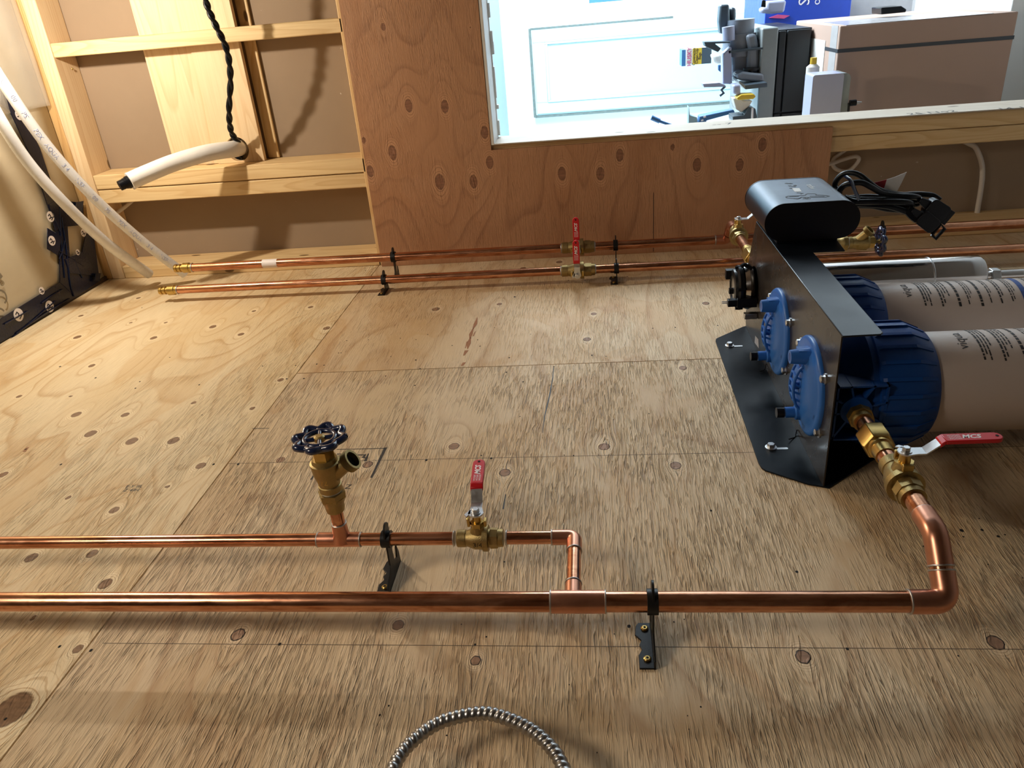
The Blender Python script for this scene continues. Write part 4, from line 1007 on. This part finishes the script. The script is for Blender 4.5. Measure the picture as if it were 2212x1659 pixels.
mb.box(PX - .062, PX - .040, uy + .020, uy + .036, uz + .012, uz + .034).box(PX - .058, PX - .044, uy - .01, uy + .0, uz - .014, uz - .002)
mb.tube(smoothpath([(PX - .036, uy - .02, uz + .056), (PX - .028, uy - .02, uz + .060), (PX - .012, uy - .02, uz + .050)], 5), .005, 8)
for a in (.4, 1.6, 2.9, 4.1, 5.2): mb.lathe([(.030, .004), (.047, .004)], (PX, uy - .006 + .050 * math.cos(a), uz + .050 * math.sin(a)), (-1, 0, 0), 8)
obj('clip', mb, 'black_plastic', t)['kind'] = 'stuff'
pc = gy(1600, 652, 1.70)
mb = MB().frame((pc[0], pc[1], pc[2]))
mb.box(-.010, .035, -.012, .012, -.011, .011).box(-.030, -.008, -.008, .008, -.009, .007).box(.005, .030, .012, .018, -.006, .014)
obj('lamp_plug', mb, 'black_plastic', t, bevel=.0012)
obj('plug_pin', MB().frame(tuple(pc)).cyl((-.044, -.003, .003), (-.028, -.003, .003), .0011, 8).cyl((-.042, .003, -.003), (-.028, .003, -.003), .0011, 8), 'steel', t)
obj('plug_latch', MB().box(PX - .030, PX + .0, uy - .062, uy - .046, uz - .060, uz - .046), 'steel', t, bevel=.002)
t = thing('flexible_hose', (.98, uy, .131), 'corrugated stainless hose leaving the polished tube at the right edge', 'hose')
pr = [(0, .010)]
for i in range(60): pr += [(.003 + i * .0085, .0125), (.0065 + i * .0085, .0102)]
obj('corrugated_tube', MB().lathe(pr, (.962, uy, .131), (1, 0, 0), 24), 'chrome', t, ang=80)

# ---------------------------------------------------------------- transformer
t = thing('power_supply', (.46, 1.70, .33), 'dark rounded metal power supply box standing on the bracket flange', 'power supply')
pf, pb = 1.585, 1.805; cxx, czz, ww, hh = .4465, .3305, .188, .078
obj('casing', MB().prism([(p[1], p[0]) for p in rrect(ww, hh, .0385, 12, cxx, czz)], 'y', pf + .004, pb - .003), 'alu', t, ang=25)
obj('end_cap', MB().prism([(p[1], p[0]) for p in rrect(ww + .001, hh + .001, .039, 12, cxx, czz)], 'y', pf, pf + .004), 'black_plastic', t, ang=25)
obj('end_cap', MB().prism([(p[1], p[0]) for p in rrect(ww + .001, hh + .001, .039, 12, cxx, czz)], 'y', pb - .003, pb), 'black_plastic', t, ang=25)
obj('support_foot', MB().box(.38, .503, pf + .006, pb - .03, .2836, .296), 'black_coat', t, bevel=.002)
zt = czz + hh / 2
def onz_t(u, v): return gz(u, v, zt + .0003)
mb = MB()
def seg(mb, a, b, w, z=zt):
    a = np.array(a[:2]); b = np.array(b[:2]); d = b - a; d = d / (np.linalg.norm(d) + 1e-9); n = np.array([-d[1], d[0]]) * w
    mb.prism([tuple(a + n), tuple(a - n), tuple(b - n), tuple(b + n)], 'z', z, z + .0004)
def ZT(x, y): return onz_t(1590 + x / 7.213, 370 + y / 7.213)
for pts in ([(778, 400), (810, 384), (1000, 378), (1080, 372), (1100, 348), (1240, 350), (1250, 368), (1400, 374), (1452, 386), (1400, 400), (1160, 405), (1020, 400), (1000, 416), (960, 430), (790, 412), (778, 400)],
            [(900, 420), (980, 425), (1010, 412)], [(1040, 425), (1120, 430), (1160, 425)], [(1060, 405), (1100, 425), (1130, 410)], [(830, 392), (980, 392)], [(1150, 385), (1380, 388)], [(950, 333), (1050, 343)], [(1010, 355), (1030, 345)]):
    P = [ZT(*p) for p in pts]
    for i in range(len(P) - 1): seg(mb, P[i], P[i + 1], .0013)
for x, y, w in [(800, 188, 30), (850, 190, 22), (840, 226, 12), (900, 235, 20), (858, 262, 12), (920, 220, 8)]:
    seg(mb, ZT(x - w, y - 5), ZT(x + w, y + 5), .003)
obj('panel_drawing', mb, 'print', t, smooth=False)
mb = MB(); q = [ZT(868, 262), ZT(985, 262), ZT(1022, 316), ZT(915, 318)]
mb.prism([tuple(p[:2]) for p in q], 'z', zt, zt + .0004)
mb2 = MB(); add_text(mb2, 'viqua', .020, ZT(1148, 240) + np.array([0, 0, .0002]), (0, 1, 0), (-1, 0, 0)); 
obj('display', mb, 'tag_white', t, smooth=False); obj('lettering', mb2, 'tag_white', t, smooth=False)

# power cord bundle
def cy_(u, v, y=1.78): return gy(u, v, y)
def ZC(x, y, d=1.78): return gy(1780 + x / 7.373, 360 + y / 7.373, d)
t = thing('power_cable', tuple(ZC(900, 500)), 'black power cord tied in a bundle with two plugs beside the power supply', 'cord')
paths = [[(250, 420, 1.78), (180, 330, 1.80), (190, 240, 1.80), (290, 130, 1.79), (430, 100, 1.78), (570, 140, 1.77), (700, 240, 1.76), (860, 360, 1.76), (1050, 420, 1.77), (1250, 450, 1.78), (1420, 440, 1.79), (1600, 445, 1.79), (1740, 465, 1.79), (1850, 540, 1.78)],
         [(230, 400, 1.77), (320, 300, 1.76), (440, 265, 1.75), (600, 255, 1.75), (760, 330, 1.75), (950, 430, 1.76), (1200, 470, 1.76), (1420, 480, 1.76), (1510, 500, 1.77), (1500, 540, 1.78), (1300, 540, 1.78), (900, 530, 1.78), (500, 520, 1.78), (330, 490, 1.78)],
         [(330, 500, 1.76), (500, 560, 1.75), (800, 560, 1.75), (1100, 560, 1.74), (1330, 570, 1.74), (1400, 610, 1.75), (1370, 660, 1.76), (1250, 640, 1.77), (1000, 590, 1.77), (700, 590, 1.77), (420, 540, 1.77)],
         [(420, 590, 1.77), (760, 610, 1.76), (1000, 630, 1.75), (1200, 680, 1.75), (1360, 740, 1.75)],
         [(400, 500, 1.79), (700, 480, 1.79), (1000, 500, 1.79), (1300, 510, 1.79), (1480, 560, 1.79), (1450, 600, 1.79), (1100, 560, 1.8)],
         [(560, 620, 1.77), (780, 630, 1.77), (1000, 675, 1.77), (1180, 690, 1.77), (1360, 720, 1.77)],
         [(500, 540, 1.80), (700, 540, 1.80), (950, 560, 1.80), (1200, 600, 1.80), (1350, 640, 1.79)]]
for p in paths:
    obj('cord_loop', MB().tube(smoothpath([ZC(*q) for q in p], 8), .0064, 12), 'black_rubber', t)
obj('twist_tie', MB().tube(smoothpath([ZC(340, 150, 1.75), ZC(430, 230, 1.735), ZC(500, 400, 1.735), ZC(560, 520, 1.74)], 6), .0060, 8, flat=.3), 'blue_wheel', t)
def plug(c, e1, e2, l, w, name, pins):
    e1 = e1 / np.linalg.norm(e1); e2 = e2 - e1 * (e2 @ e1); e2 /= np.linalg.norm(e2); e3 = np.cross(e1, e2)
    mb = MB().frame(c, e1, e2, e3)
    mb.prism(rrect(l, w, w * .28, 5), 'z', -w * .33, w * .33)
    mb.prism([(-l / 2 + .004, -w * .28), (-l / 2 + .004, w * .28), (-l / 2 - .022, w * .14), (-l / 2 - .022, -w * .14)], 'z', -w * .2, w * .2)
    if pins: mb.box(l / 2 - .002, l / 2 + .010, -w * .42, w * .42, -w * .28, w * .28)
    return obj(name, mb, 'black_plastic', t, bevel=.0015)
c1 = ZC(1780, 690, 1.76); plug(c1, ZC(1960, 790, 1.76) - ZC(1600, 560, 1.76), ZC(1860, 560, 1.76) - ZC(1700, 820, 1.76), .050, .040, 'plug', True)
a1, a2 = ZC(1500, 760, 1.74), ZC(1800, 1000, 1.74)
plug((a1 * .55 + a2 * .45), a2 - a1, ZC(1800, 840, 1.74) - ZC(1560, 1040, 1.74), .048, .034, 'connector', False)
e1 = (a2 - a1) / np.linalg.norm(a2 - a1); 
mb = MB(); q = [ZC(1720, 1080, 1.74), ZC(1775, 1150, 1.74), ZC(1920, 990, 1.74), ZC(1860, 910, 1.74), ZC(1720, 1080, 1.74)]
mb.tube(q, .0042, 8); obj('connector_latch', mb, 'black_plastic', t)
obj('cable_end', MB().tube(smoothpath([ZC(1320, 700, 1.75), ZC(1400, 790, 1.745), ZC(1480, 850, 1.74)], 5), .008, 10), 'black_rubber', t)
t = thing('warning_tag', tuple(ZC(1100, 280, 1.80)), 'small paper tag with red end sticking out of the black cord bundle', 'tag')
for nm, mat, q in (('tag_end', 'tag_red', [(770, 262), (1000, 205), (945, 385), (830, 330)]), ('tag_paper', 'tag_white', [(1000, 205), (1130, 165), (1318, 85), (1230, 270), (1155, 408), (945, 385)])):
    P = [ZC(a, b, 1.80) for a, b in q]; mb = MB(); n = len(P)
    vs = [p for p in P] + [p + np.array([0, .0006, 0]) for p in P]
    mb.add(vs, [tuple(range(n)), tuple(range(n, 2 * n))[::-1]] + [(k, n + k, n + (k + 1) % n, (k + 1) % n) for k in range(n)])
    obj(nm, mb, mat, t, smooth=False)

# ---------------------------------------------------------------- tubes and cables at the left
pts = [(-.10 - 1.60, 2.13, 1.05), tuple(gy(-60, 70, 2.04)), tuple(gy(8, 180, 2.08)), tuple(gy(100, 312, 2.14)), tuple(gy(200, 424, 2.21)), tuple(gy(300, 515, 2.30)), tuple(gy(399, 592, 2.395))]
path = smoothpath(pts[1:], 10)
t = thing('water_tube', pts[3], 'white plastic tube with faint blue print, the one ending at the brass pipe end', 'tube')
obj('tube', MB().tube(path, .0155, 20), 'pex', t)
mb = MB(); P = [np.array(p) for p in path]
for k in range(6, len(P) - 4, 3):
    p = P[k]; tg = P[k + 1] - P[k - 1]; tg /= np.linalg.norm(tg); vw = np.array([0, 0, H]) - p; vw -= tg * (vw @ tg); vw /= np.linalg.norm(vw)
    up = np.cross(vw, tg); c_ = p + vw * .0158; s = ['PEX', 'AQUA', '3/4', 'NSF', '100', 'PSI'][k // 3 % 6]
    vs, fs = textverts(s, .018); r = .0158
    mb.add([p + tg * v[0] + vw * r * math.cos(v[1] / r) + up * r * math.sin(v[1] / r) for v in vs], fs)
obj('tube_print', mb, 'pex_ink', t, smooth=False)['kind'] = 'stuff'
pts = [tuple(gy(-70, 130, 2.02)), tuple(gy(0, 258, 2.05)), tuple(gy(60, 350, 2.09)), tuple(gy(140, 440, 2.15)), tuple(gy(230, 525, 2.25)), tuple(gy(322, 592, 2.39))]
t = thing('water_tube', pts[2], 'plain white plastic tube, left of the printed one, ending by the stud foot', 'tube')
obj('tube', MB().tube(smoothpath(pts, 10), .0165, 20), 'pex', t)

# hose sleeve out of the bored plank
hs = [tuple(gy(520, 318, 2.60)), tuple(gy(505, 322, 2.50)), tuple(gy(450, 330, 2.42)), tuple(gy(380, 350, 2.35)), tuple(gy(320, 374, 2.29)), tuple(gy(282, 391, 2.25))]
t = thing('insulated_hose', hs[3], 'white ribbed foam sleeve with a black hose tip poking out of the plank hole', 'hose')
def ribbed(pts, r, seg=40):
    P = smoothpath(pts, 10); mb = MB(); mb.tube(P, r, seg)
    v = np.array(mb.v); n = len(P)
    for i in range(n):
        for k in range(seg):
            if k % 2: v[i * seg + k] = P[i] + (v[i * seg + k] - P[i]) * .955
    mb.v = v.tolist(); return mb
obj('foam_sleeve', ribbed(hs, .0262), 'foam', t, ang=80)
d = np.array(hs[-1]) - np.array(hs[-2]); d /= np.linalg.norm(d)
obj('sleeve_rim', MB().lathe([(-.002, .0265), (.003, .0268), (.003, .0175)], hs[-1], d, 28), 'foam', t)
obj('hose_tip', MB().lathe([(0, .019), (.012, .0185), (.0125, .0165), (.020, .0165), (.0205, .0155), (.036, .0148), (.036, .011)], hs[-1], d, 26), 'black_plastic', t)
def ZH(u, v, y): return gy(u, v, y)
cab = [ZH(438, -40, 2.36), ZH(447, 10, 2.37), ZH(466, 55, 2.38), ZH(489, 105, 2.40), ZH(498, 165, 2.42), ZH(495, 240, 2.45), ZH(500, 285, 2.49), ZH(517, 312, 2.53), ZH(521, 332, 2.575), ZH(515, 345, 2.60)]
t = thing('twisted_cable', tuple(cab[4]), 'black twisted two-core cable dropping into the bored hole of the plank', 'cable')
P = smoothpath(cab, 12)
for ph in (0, PI):
    Q = []
    for i, p in enumerate(P):
        a = i * .55 + ph; Q.append(p + np.array([math.cos(a), math.sin(a), .3 * math.sin(a)]) * .0042)
    obj('cable_core', MB().tube(Q, .0062, 10), 'black_rubber', t)
t = thing('house_cable', tuple(gy(500, 340, 2.6)), 'thin bare end hanging inside the bored hole', 'cable')
obj('cable_end', MB().tube(smoothpath([gy(505, 335, 2.585), gy(498, 348, 2.59), gy(501, 362, 2.60)], 5), .0035, 8), 'ivory_cable', t)
# ivory cables
t = thing('house_cable', tuple(gy(1820, 350, 2.58)), 'ivory cable looped below the framing beside the amber plywood', 'cable')
lp = [(1740, 362), (1790, 355), (1820, 345), (1848, 338), (1855, 346), (1840, 364), (1822, 370), (1802, 362), (1800, 345), (1815, 332), (1826, 324)]
obj('cable', MB().tube(smoothpath([gy(u, v, 2.575 + .003 * i) for i, (u, v) in enumerate(lp)], 8), .0062, 10), 'ivory_cable', t)
t = thing('house_cable', tuple(gy(2115, 380, 2.58)), 'ivory cable curving down from the framing near the right edge', 'cable')
obj('cable', MB().tube(smoothpath([gy(u, v, 2.585) for u, v in [(2070, 300), (2092, 310), (2108, 320), (2120, 350), (2122, 380), (2118, 415), (2112, 450), (2108, 478)]], 8), .0078, 12), 'ivory_cable', t)
t = thing('house_cable', tuple(gy(265, 448, 2.57)), 'short pale cable crossing behind the corner stud', 'cable')
obj('cable', MB().tube(smoothpath([gy(252, 460, 2.56), gy(270, 447, 2.57), gy(290, 430, 2.58)], 5), .0065, 10), 'ivory_cable', t)

# ---------------------------------------------------------------- armoured cable loop
cc = [gz(u, v, z) for u, v, z in [(820, 1820, .035), (832, 1720, .042), (852, 1655, .046), (880, 1612, .049), (935, 1568, .051), (990, 1548, .052), (1050, 1541, .052), (1105, 1556, .052), (1155, 1582, .051), (1195, 1620, .050), (1215, 1655, .048), (1240, 1720, .044), (1255, 1820, .036)]]
t = thing('armoured_cable', tuple(cc[6]), 'spiral steel armoured cable arching up from the bottom edge', 'cable')
P = smoothpath(cc, 60)
ln = np.concatenate([[0], np.cumsum([np.linalg.norm(P[i + 1] - P[i]) for i in range(len(P) - 1)])])
tt = np.arange(0, ln[-1], .00085); Q = np.stack([np.interp(tt, ln, [p[k] for p in P]) for k in range(3)], 1)
mb = MB(); seg_ = 20; T_ = np.gradient(Q, axis=0); T_ /= np.linalg.norm(T_, axis=1)[:, None]
u = np.cross([0, 0, 1.0], T_[0]); u /= np.linalg.norm(u); vs = []
for i in range(len(Q)):
    u = u - T_[i] * (u @ T_[i]); u /= np.linalg.norm(u); w = np.cross(T_[i], u)
    for k in range(seg_):
        a = 2 * PI * k / seg_; ph = (tt[i] / .0075 + a / (2 * PI)) % 1.0
        r = .0063 + .0018 * math.sin(PI * ph) ** .7
        vs.append(Q[i] + (u * math.cos(a) + w * math.sin(a)) * r)
fs = [(i * seg_ + k, i * seg_ + (k + 1) % seg_, (i + 1) * seg_ + (k + 1) % seg_, (i + 1) * seg_ + k) for i in range(len(Q) - 1) for k in range(seg_)]
mb.add(vs, fs); obj('armour', mb, 'galv', t, ang=180)

# ---------------------------------------------------------------- beyond the opening: the garage
GY = 6.0
WF = thing('wall_far', (0, GY, .5), kind='structure')
obj('painted_wall', MB().box(-.62, 3.2, GY, GY + .1, -.5, 2.6), 'white_wall', WF)
CG = thing('ceiling', (-.62, 4.3, .8), kind='structure')
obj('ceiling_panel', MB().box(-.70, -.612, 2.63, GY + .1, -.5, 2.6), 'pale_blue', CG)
WS = thing('wall_side', (0, 4, -.25), kind='structure')
obj('painted_wall', MB().box(-.62, 3.2, 2.63, GY, -.55, -.5), 'white_wall', WS)
# panel door leaning / standing against the far wall
D1 = thing('door_1', (.5, 5.9, .3), kind='structure')
dy = 5.93
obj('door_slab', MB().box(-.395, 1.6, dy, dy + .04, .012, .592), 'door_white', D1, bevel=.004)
obj('door_stile', MB().box(-.385, 1.5, dy - .008, dy, .022, .100).box(-.385, 1.5, dy - .008, dy, .505, .580).box(-.385, -.300, dy - .008, dy, .1, .505), 'door_white', D1, bevel=.004)
mo = MB()
for x0, x1, z0, z1 in [(-.300, 1.4, .490, .505), (-.300, 1.4, .100, .115), (-.300, -.282, .115, .490)]: mo.box(x0, x1, dy - .016, dy, z0, z1)
obj('door_moulding', mo, 'door_white', D1, bevel=.003)
obj('door_edge', MB().box(-.412, -.395, dy - .006, dy + .04, .0, .600).box(-.40, 1.5, dy - .004, dy + .04, -.004, .012).box(-.40, .6, dy - .002, dy + .04, .592, .603), 'door_edge', D1)
obj('blind', MB().box(.02, 1.5, 5.2, 5.26, .735, .80), M['tool_blue'], None); o = bpy.data.objects['blind']
tagit(o, 'teal edge of a shelf or blind along the top of the opening', 'blind')
# cabinet
t = thing('tool_cabinet', (.8, 3.5, .3), 'dark drawer cabinet with grey worktop edge standing in the garage', 'cabinet')
obj('worktop', MB().box(.672, .735, 3.30, 3.95, -.10, .612), 'cab_top', t, bevel=.006)
obj('carcass', MB().box(.7352, .868, 3.335, 3.93, -.09, .600), 'cab_black', t, bevel=.002)
for x0, x1 in [(.742, .768), (.773, .862)]:
    obj('drawer_front', MB().box(x0, x1, 3.318, 3.335, .295, .596), 'cab_black', t, bevel=.003)
    obj('drawer_front', MB().box(x0, x1, 3.318, 3.335, -.08, .290), 'cab_black', t, bevel=.003)
# bench sander / grinder on it
t = thing('bench_machine', (.62, 3.340, .5), 'grey bench sander with black knob standing on the grey worktop', 'machine')
def ZM(x, y, d=3.340): return gy(1450 + x / 5.924, y / 5.924, d)
def sil(pts, d0, d1):
    P = [ZM(a, b, d0) for a, b in pts]; mb = MB(); return mb.prism([(p[2], p[0]) for p in P], 'y', d0, d1)
a_, b_ = ZM(905, 250, 3.360), ZM(905, 440, 3.360)
obj('motor', MB().cyl((a_[0], 3.400, a_[2]), (a_[0], 3.400, b_[2]), .056, 40).cyl((a_[0], 3.400, b_[2] + .002), (a_[0], 3.400, b_[2] - .08), .064, 40), 'machine', t)
obj('body', sil([(775, 450), (1090, 425), (1120, 560), (1130, 760), (1125, 940), (1000, 945), (780, 1060), (775, 700)], 3.360, 3.460), 'machine', t, bevel=.012)
obj('gear_case', sil([(955, 450), (1090, 425), (1125, 600), (1125, 930), (975, 940), (985, 620)], 3.320, 3.370), 'machine', t, bevel=.012)
obj('cross_rod', sil([(735, 650), (1175, 605), (1178, 630), (738, 682)], 3.300, 3.475), 'machine_dark', t)
obj('knob', MB().cyl(ZM(1015, 960, 3.300), ZM(1018, 895, 3.300), .010, 12).cyl(ZM(1020, 893, 3.300), ZM(1022, 868, 3.300), .030, 16), 'black_plastic', t)
obj('table_bracket', sil([(830, 960), (920, 920), (1190, 950), (1190, 1050), (870, 1030)], 3.260, 3.360), 'machine', t, bevel=.008)
obj('work_table', sil([(945, 1090), (1230, 1055), (1230, 1115), (950, 1145)], 3.200, 3.360), 'machine_dark', t, bevel=.002)
obj('table_top', sil([(870, 1035), (945, 1090), (950, 1145), (868, 1060)], 3.200, 3.360), 'cab_top', t)
obj('belt_frame', sil([(665, 690), (770, 600), (780, 1080), (660, 1075)], 3.300, 3.360), 'lavender', t, bevel=.004)
obj('guard', sil([(625, 60), (745, 55), (745, 250), (680, 430), (630, 440), (610, 280)], 3.380, 3.440), 'machine_dark', t, bevel=.01)
obj('guard', sil([(752, 95), (832, 95), (830, 250), (752, 335)], 3.400, 3.460), 'machine_dark', t, bevel=.01)
obj('roller', MB().cyl(ZM(730, 340, 3.340), ZM(735, 520, 3.340), .024, 20), 'lavender', t)
obj('tool_rest', sil([(420, 535), (760, 530), (760, 552), (560, 560), (640, 620), (600, 670), (440, 600)], 3.280, 3.340), 'machine_dark', t, bevel=.003)
obj('frame_foot', sil([(405, 1075), (620, 1060), (700, 1095), (680, 1110), (420, 1118)], 3.280, 3.340), 'lavender', t)
obj('screw_handle', MB().tube([ZM(690, 1100), ZM(640, 1150), ZM(670, 1190), ZM(620, 1225)], .006, 8), 'machine_dark', t)
# carton, clamps and small items
t = thing('bag_carton', tuple(ZM(330, 720, 3.9)), 'small yellow and white HUSKY bag carton beside the bench machine', 'box')
c_a, c_b = ZM(190, 625, 3.9), ZM(510, 815, 3.9)
x0, x1, z0, z1 = c_a[0], c_b[0], c_b[2] + .002, c_a[2]
obj('carton', MB().box(x0, x1, 3.9, 4.0, z0, z1), 'tag_white', t, bevel=.002)
obj('side_flap', MB().box(x0 - .018, x0, 3.905, 4.0, z0 - .004, z1 - .004), 'tool_blue', t)
w = x1 - x0
obj('yellow_panel', MB().box(x0 + w * .26, x0 + w * .62, 3.8992, 3.9, z0, z1), 'yellow', t)
obj('picture_panel', MB().box(x0 + w * .62, x1, 3.8992, 3.9, z0, z1), 'machine_dark', t)
mb = MB(); add_text(mb, 'HUSKY', .026, (x0 + w * .14, 3.8985, (z0 + z1) / 2), (0, 0, 1), (-1, 0, 0), bold=.0006); obj('lettering', mb, 'pink', t, smooth=False)
mb = MB()
for i, s in enumerate(('Contractor', 'Clean-Up', 'Bags')): add_text(mb, s, .017, (x0 + w * (.32 + .11 * i), 3.8985, (z0 + z1) / 2), (0, 0, 1), (-1, 0, 0), bold=.0003)
obj('lettering', mb, 'print', t, smooth=False)
def lump(name, mat, pts, d0, d1, label, cat, bev=.006, parts=()):
    t = thing(name, tuple(ZM(*pts[0], d0)), label, cat); obj('body', sil(pts, d0, d1), mat, t, bevel=bev)
    for nm, m_, p_, a, b in parts: obj(nm, sil(p_, a, b), m_, t, bevel=.003)
    return t
lump('parts_bag', 'tag_white', [(510, 700), (640, 690), (660, 820), (560, 820)], 3.6, 3.66, 'crumpled clear bag beside the yellow carton', 'bag', .012, [('blue_piece', 'tool_blue', [(600, 830), (640, 830), (640, 930), (600, 900)], 3.59, 3.6)])
lump('spray_tool', 'lavender', [(790, 1090), (890, 1085), (890, 1220), (800, 1210)], 3.180, 3.260, 'grey and yellow hand tool lying in front of the bench machine', 'tool', .008,
     [('yellow_cover', 'yellow', [(840, 1250), (900, 1210), (1060, 1205), (1085, 1235), (1050, 1270), (850, 1282)], 3.160, 3.220), ('foot', 'tag_white', [(790, 1260), (850, 1255), (930, 1290), (1040, 1290), (1000, 1360), (900, 1440), (830, 1400)], 3.200, 3.280), ('grip', 'machine_dark', [(785, 1490), (930, 1475), (1000, 1370), (1080, 1390), (1100, 1500), (1060, 1560), (790, 1560)], 3.180, 3.280), ('shaft', 'white_print', [(1030, 1380), (1055, 1380), (1050, 1570), (1022, 1570)], 3.170, 3.180)])
lump('sliding_bar', 'tool_blue', [(365, 1490), (800, 1405), (815, 1445), (450, 1545), (455, 1640), (340, 1640)], 3.3, 3.36, 'blue painted steel bar with two holes lying above the sill', 'tool', .003,
     [('bar_hole', 'white_print', [(410, 1490), (440, 1480), (450, 1500), (415, 1512)], 3.298, 3.3), ('bar_hole', 'white_print', [(380, 1535), (410, 1525), (415, 1545), (385, 1555)], 3.298, 3.3), ('clamp_body', 'pale_blue', [(225, 1360), (240, 1480), (330, 1500), (340, 1640), (220, 1640)], 3.3, 3.36)])
t = thing('clamp_handle', tuple(ZM(-150, 1600, 3.3)), 'slim blue clamp handle crossing just above the sill', 'tool')
obj('handle', MB().cyl(gy(1407, 254, 3.3), gy(1425, 262, 3.3), .010, 12).cyl(gy(1425, 262, 3.3), gy(1468, 277, 3.3), .006, 10), 'tool_blue', t)
obj('head', MB().box(*sorted((gy(1450, 275, 3.32)[0], gy(1472, 275, 3.32)[0])), 3.30, 3.36, gy(1450, 279, 3.32)[2], gy(1450, 270, 3.32)[2]), 'lavender', t)
# white appliance with plug
def ZB(x, y, d): return gy(1500 + x / 3.107, y / 3.107, d)
t = thing('wall_charger', tuple(ZB(900, 650, 2.85)), 'white and grey rounded appliance with black lead standing above the sill', 'appliance')
p0, p1 = ZB(800, 480, 2.8), ZB(975, 790, 2.8)
obj('front_case', MB().prism([(q[1], q[0]) for q in rrect(p1[0] - p0[0], .20, .008, 4, (p0[0] + p1[0]) / 2, p0[2] - .10 - .012)], 'y', 2.80, 2.90), 'lavender', t)
p2 = ZB(1040, 640, 2.8)
obj('rear_case', MB().prism([(q[1], q[0]) for q in rrect(p2[0] - p1[0] + .03, .20, .018, 6, (p1[0] + p2[0]) / 2 - .015, p0[2] - .10 - .013)], 'y', 2.805, 2.905), 'cab_top', t)
obj('lead', MB().tube(smoothpath([ZB(1038, 690, 2.79), ZB(1034, 740, 2.79), ZB(1028, 790, 2.79)], 5), .004, 8), 'black_rubber', t)
obj('plug', MB().cyl(ZB(1042, 692, 2.79), ZB(1085, 688, 2.79), .010, 12), 'black_plastic', t)
obj('plug_pin', MB().cyl(ZB(1085, 684, 2.79), ZB(1122, 686, 2.79), .0022, 8).cyl(ZB(1085, 694, 2.79), ZB(1108, 694, 2.79), .0022, 8), 'steel', t)
t = thing('cleaner_bottle', tuple(ZB(770, 650, 2.95)), 'red and white bottle squeezed between drawers and white appliance', 'bottle')
obj('bottle', MB().lathe([(0, .016), (.05, .020), (.10, .022), (.17, .022), (.18, .01)], tuple(ZB(765, 790, 2.95)), (0, 0, 1), 20), 'tag_white', t)
obj('bottle_label', MB().lathe([(.06, .0225), (.12, .0228)], tuple(ZB(765, 790, 2.95)), (0, 0, 1), 20, cap=False), 'pink', t)
obj('bottle_cap', MB().lathe([(.178, .011), (.20, .011)], tuple(ZB(765, 790, 2.95)), (0, 0, 1), 14), 'yellow', t)
# big carton
t = thing('cardboard_box', (1.15, 3.3, .5), 'large brown cardboard box with a dark strap standing in the garage', 'box')
a_, b_ = ZB(980, 175, 3.0), ZB(2180, 65, 3.0)
bx0, bx1, bz1 = a_[0], b_[0], a_[2]; bd = 3.62
obj('carton', MB().box(bx0, bx1, 3.0, bd, -.3, bz1), 'card', t, bevel=.004)
s0 = ZB(980, 342, 3.0)[2]
obj('strap', MB().box(bx0 - .0015, bx1 + .001, 2.9985, bd + .001, s0 - .006, s0 + .006), 'strap', t)
obj('packing_tape', MB().box(bx0 + .02, bx0 + .5, 2.9990, 3.3, bz1 - .0, bz1 + .0012).box(bx0 - .001, bx0, 3.02, 3.10, -.2, bz1), 'card_tape', t)
obj('shipping_label', MB().box(bx0 - .0018, bx0 - .0008, 3.16, 3.40, .36, .56), 'tag_white', t)
# blue carton behind
t = thing('blue_carton', tuple(ZB(800, 60, 3.7)), 'blue printed carton behind the drawer cabinet at the top edge', 'box')
q0, q1 = ZB(480, 0, 3.98), ZB(1045, 100, 3.98)
obj('carton', MB().box(q0[0], q1[0], 3.98, 4.5, .3, q0[2] + .1), 'blue_box', t, bevel=.003)
mb = MB(); add_text(mb, 'S', .07, ZB(740, 12, 3.978), (0, 0, 1), (-1, 0, 0)); obj('lettering', mb, 'white_print', t, smooth=False)
mb = MB(); add_text(mb, 'o', .05, ZB(820, 12, 3.978), (0, 0, 1), (-1, 0, 0)); obj('lettering', mb, 'white_print', t, smooth=False)
obj('carton_picture', MB().prism([(p[2], p[0]) for p in (ZB(500, 120, 3.975), ZB(560, 98, 3.975), ZB(640, 104, 3.975), ZB(600, 125, 3.975))], 'y', 3.972, 3.98), 'pink', t)
lump('shelf_bracket', 'lavender', [(1150, 100), (1220, 90), (1225, 10), (1480, 0), (1450, 160), (1290, 180), (1150, 170)], 3.70, 3.76, 'pale grey plastic unit in front of the blue carton', 'appliance', .01, [('dark_switch', 'black_plastic', [(1165, 0), (1212, 0), (1212, 95), (1150, 90)], 3.69, 3.70)])
t = thing('speaker', tuple(ZB(1330, 70, 3.5)), 'small black wedge-shaped speaker lying on the big brown box', 'speaker')
P = [ZB(1255, 52, 3.25), ZB(1390, 40, 3.25), ZB(1425, 62, 3.25), ZB(1420, 82, 3.25), ZB(1255, 98, 3.25)]
obj('speaker_body', MB().prism([(p[2], p[0]) for p in P], 'y', 3.25, 3.36), 'black_plastic', t, bevel=.003)
# white cabinet side right of the carton, and rear wall
t = thing('white_cupboard', (1.8, 3.6, .4), 'pale grey cupboard side right of the big brown box', 'cupboard')
obj('carcass', MB().box(bx1 + .03, 2.6, 3.12, 4.0, -.4, 1.3), 'white_wall', t, bevel=.004)
t = thing('storage_tote', (1.2, 4.6, .8), 'cloudy clear storage tote beyond the brown box', 'container')
obj('tote_body', MB().box(1.08, 2.4, 4.56, 4.95, -.2, 1.1), 'card_tape', t, bevel=.02)
for i in range(5): obj('tote_rib', MB().box(1.12 + i * .055, 1.13 + i * .055, 4.55, 4.56, .45, 1.0), 'white_wall', t, bevel=.002)
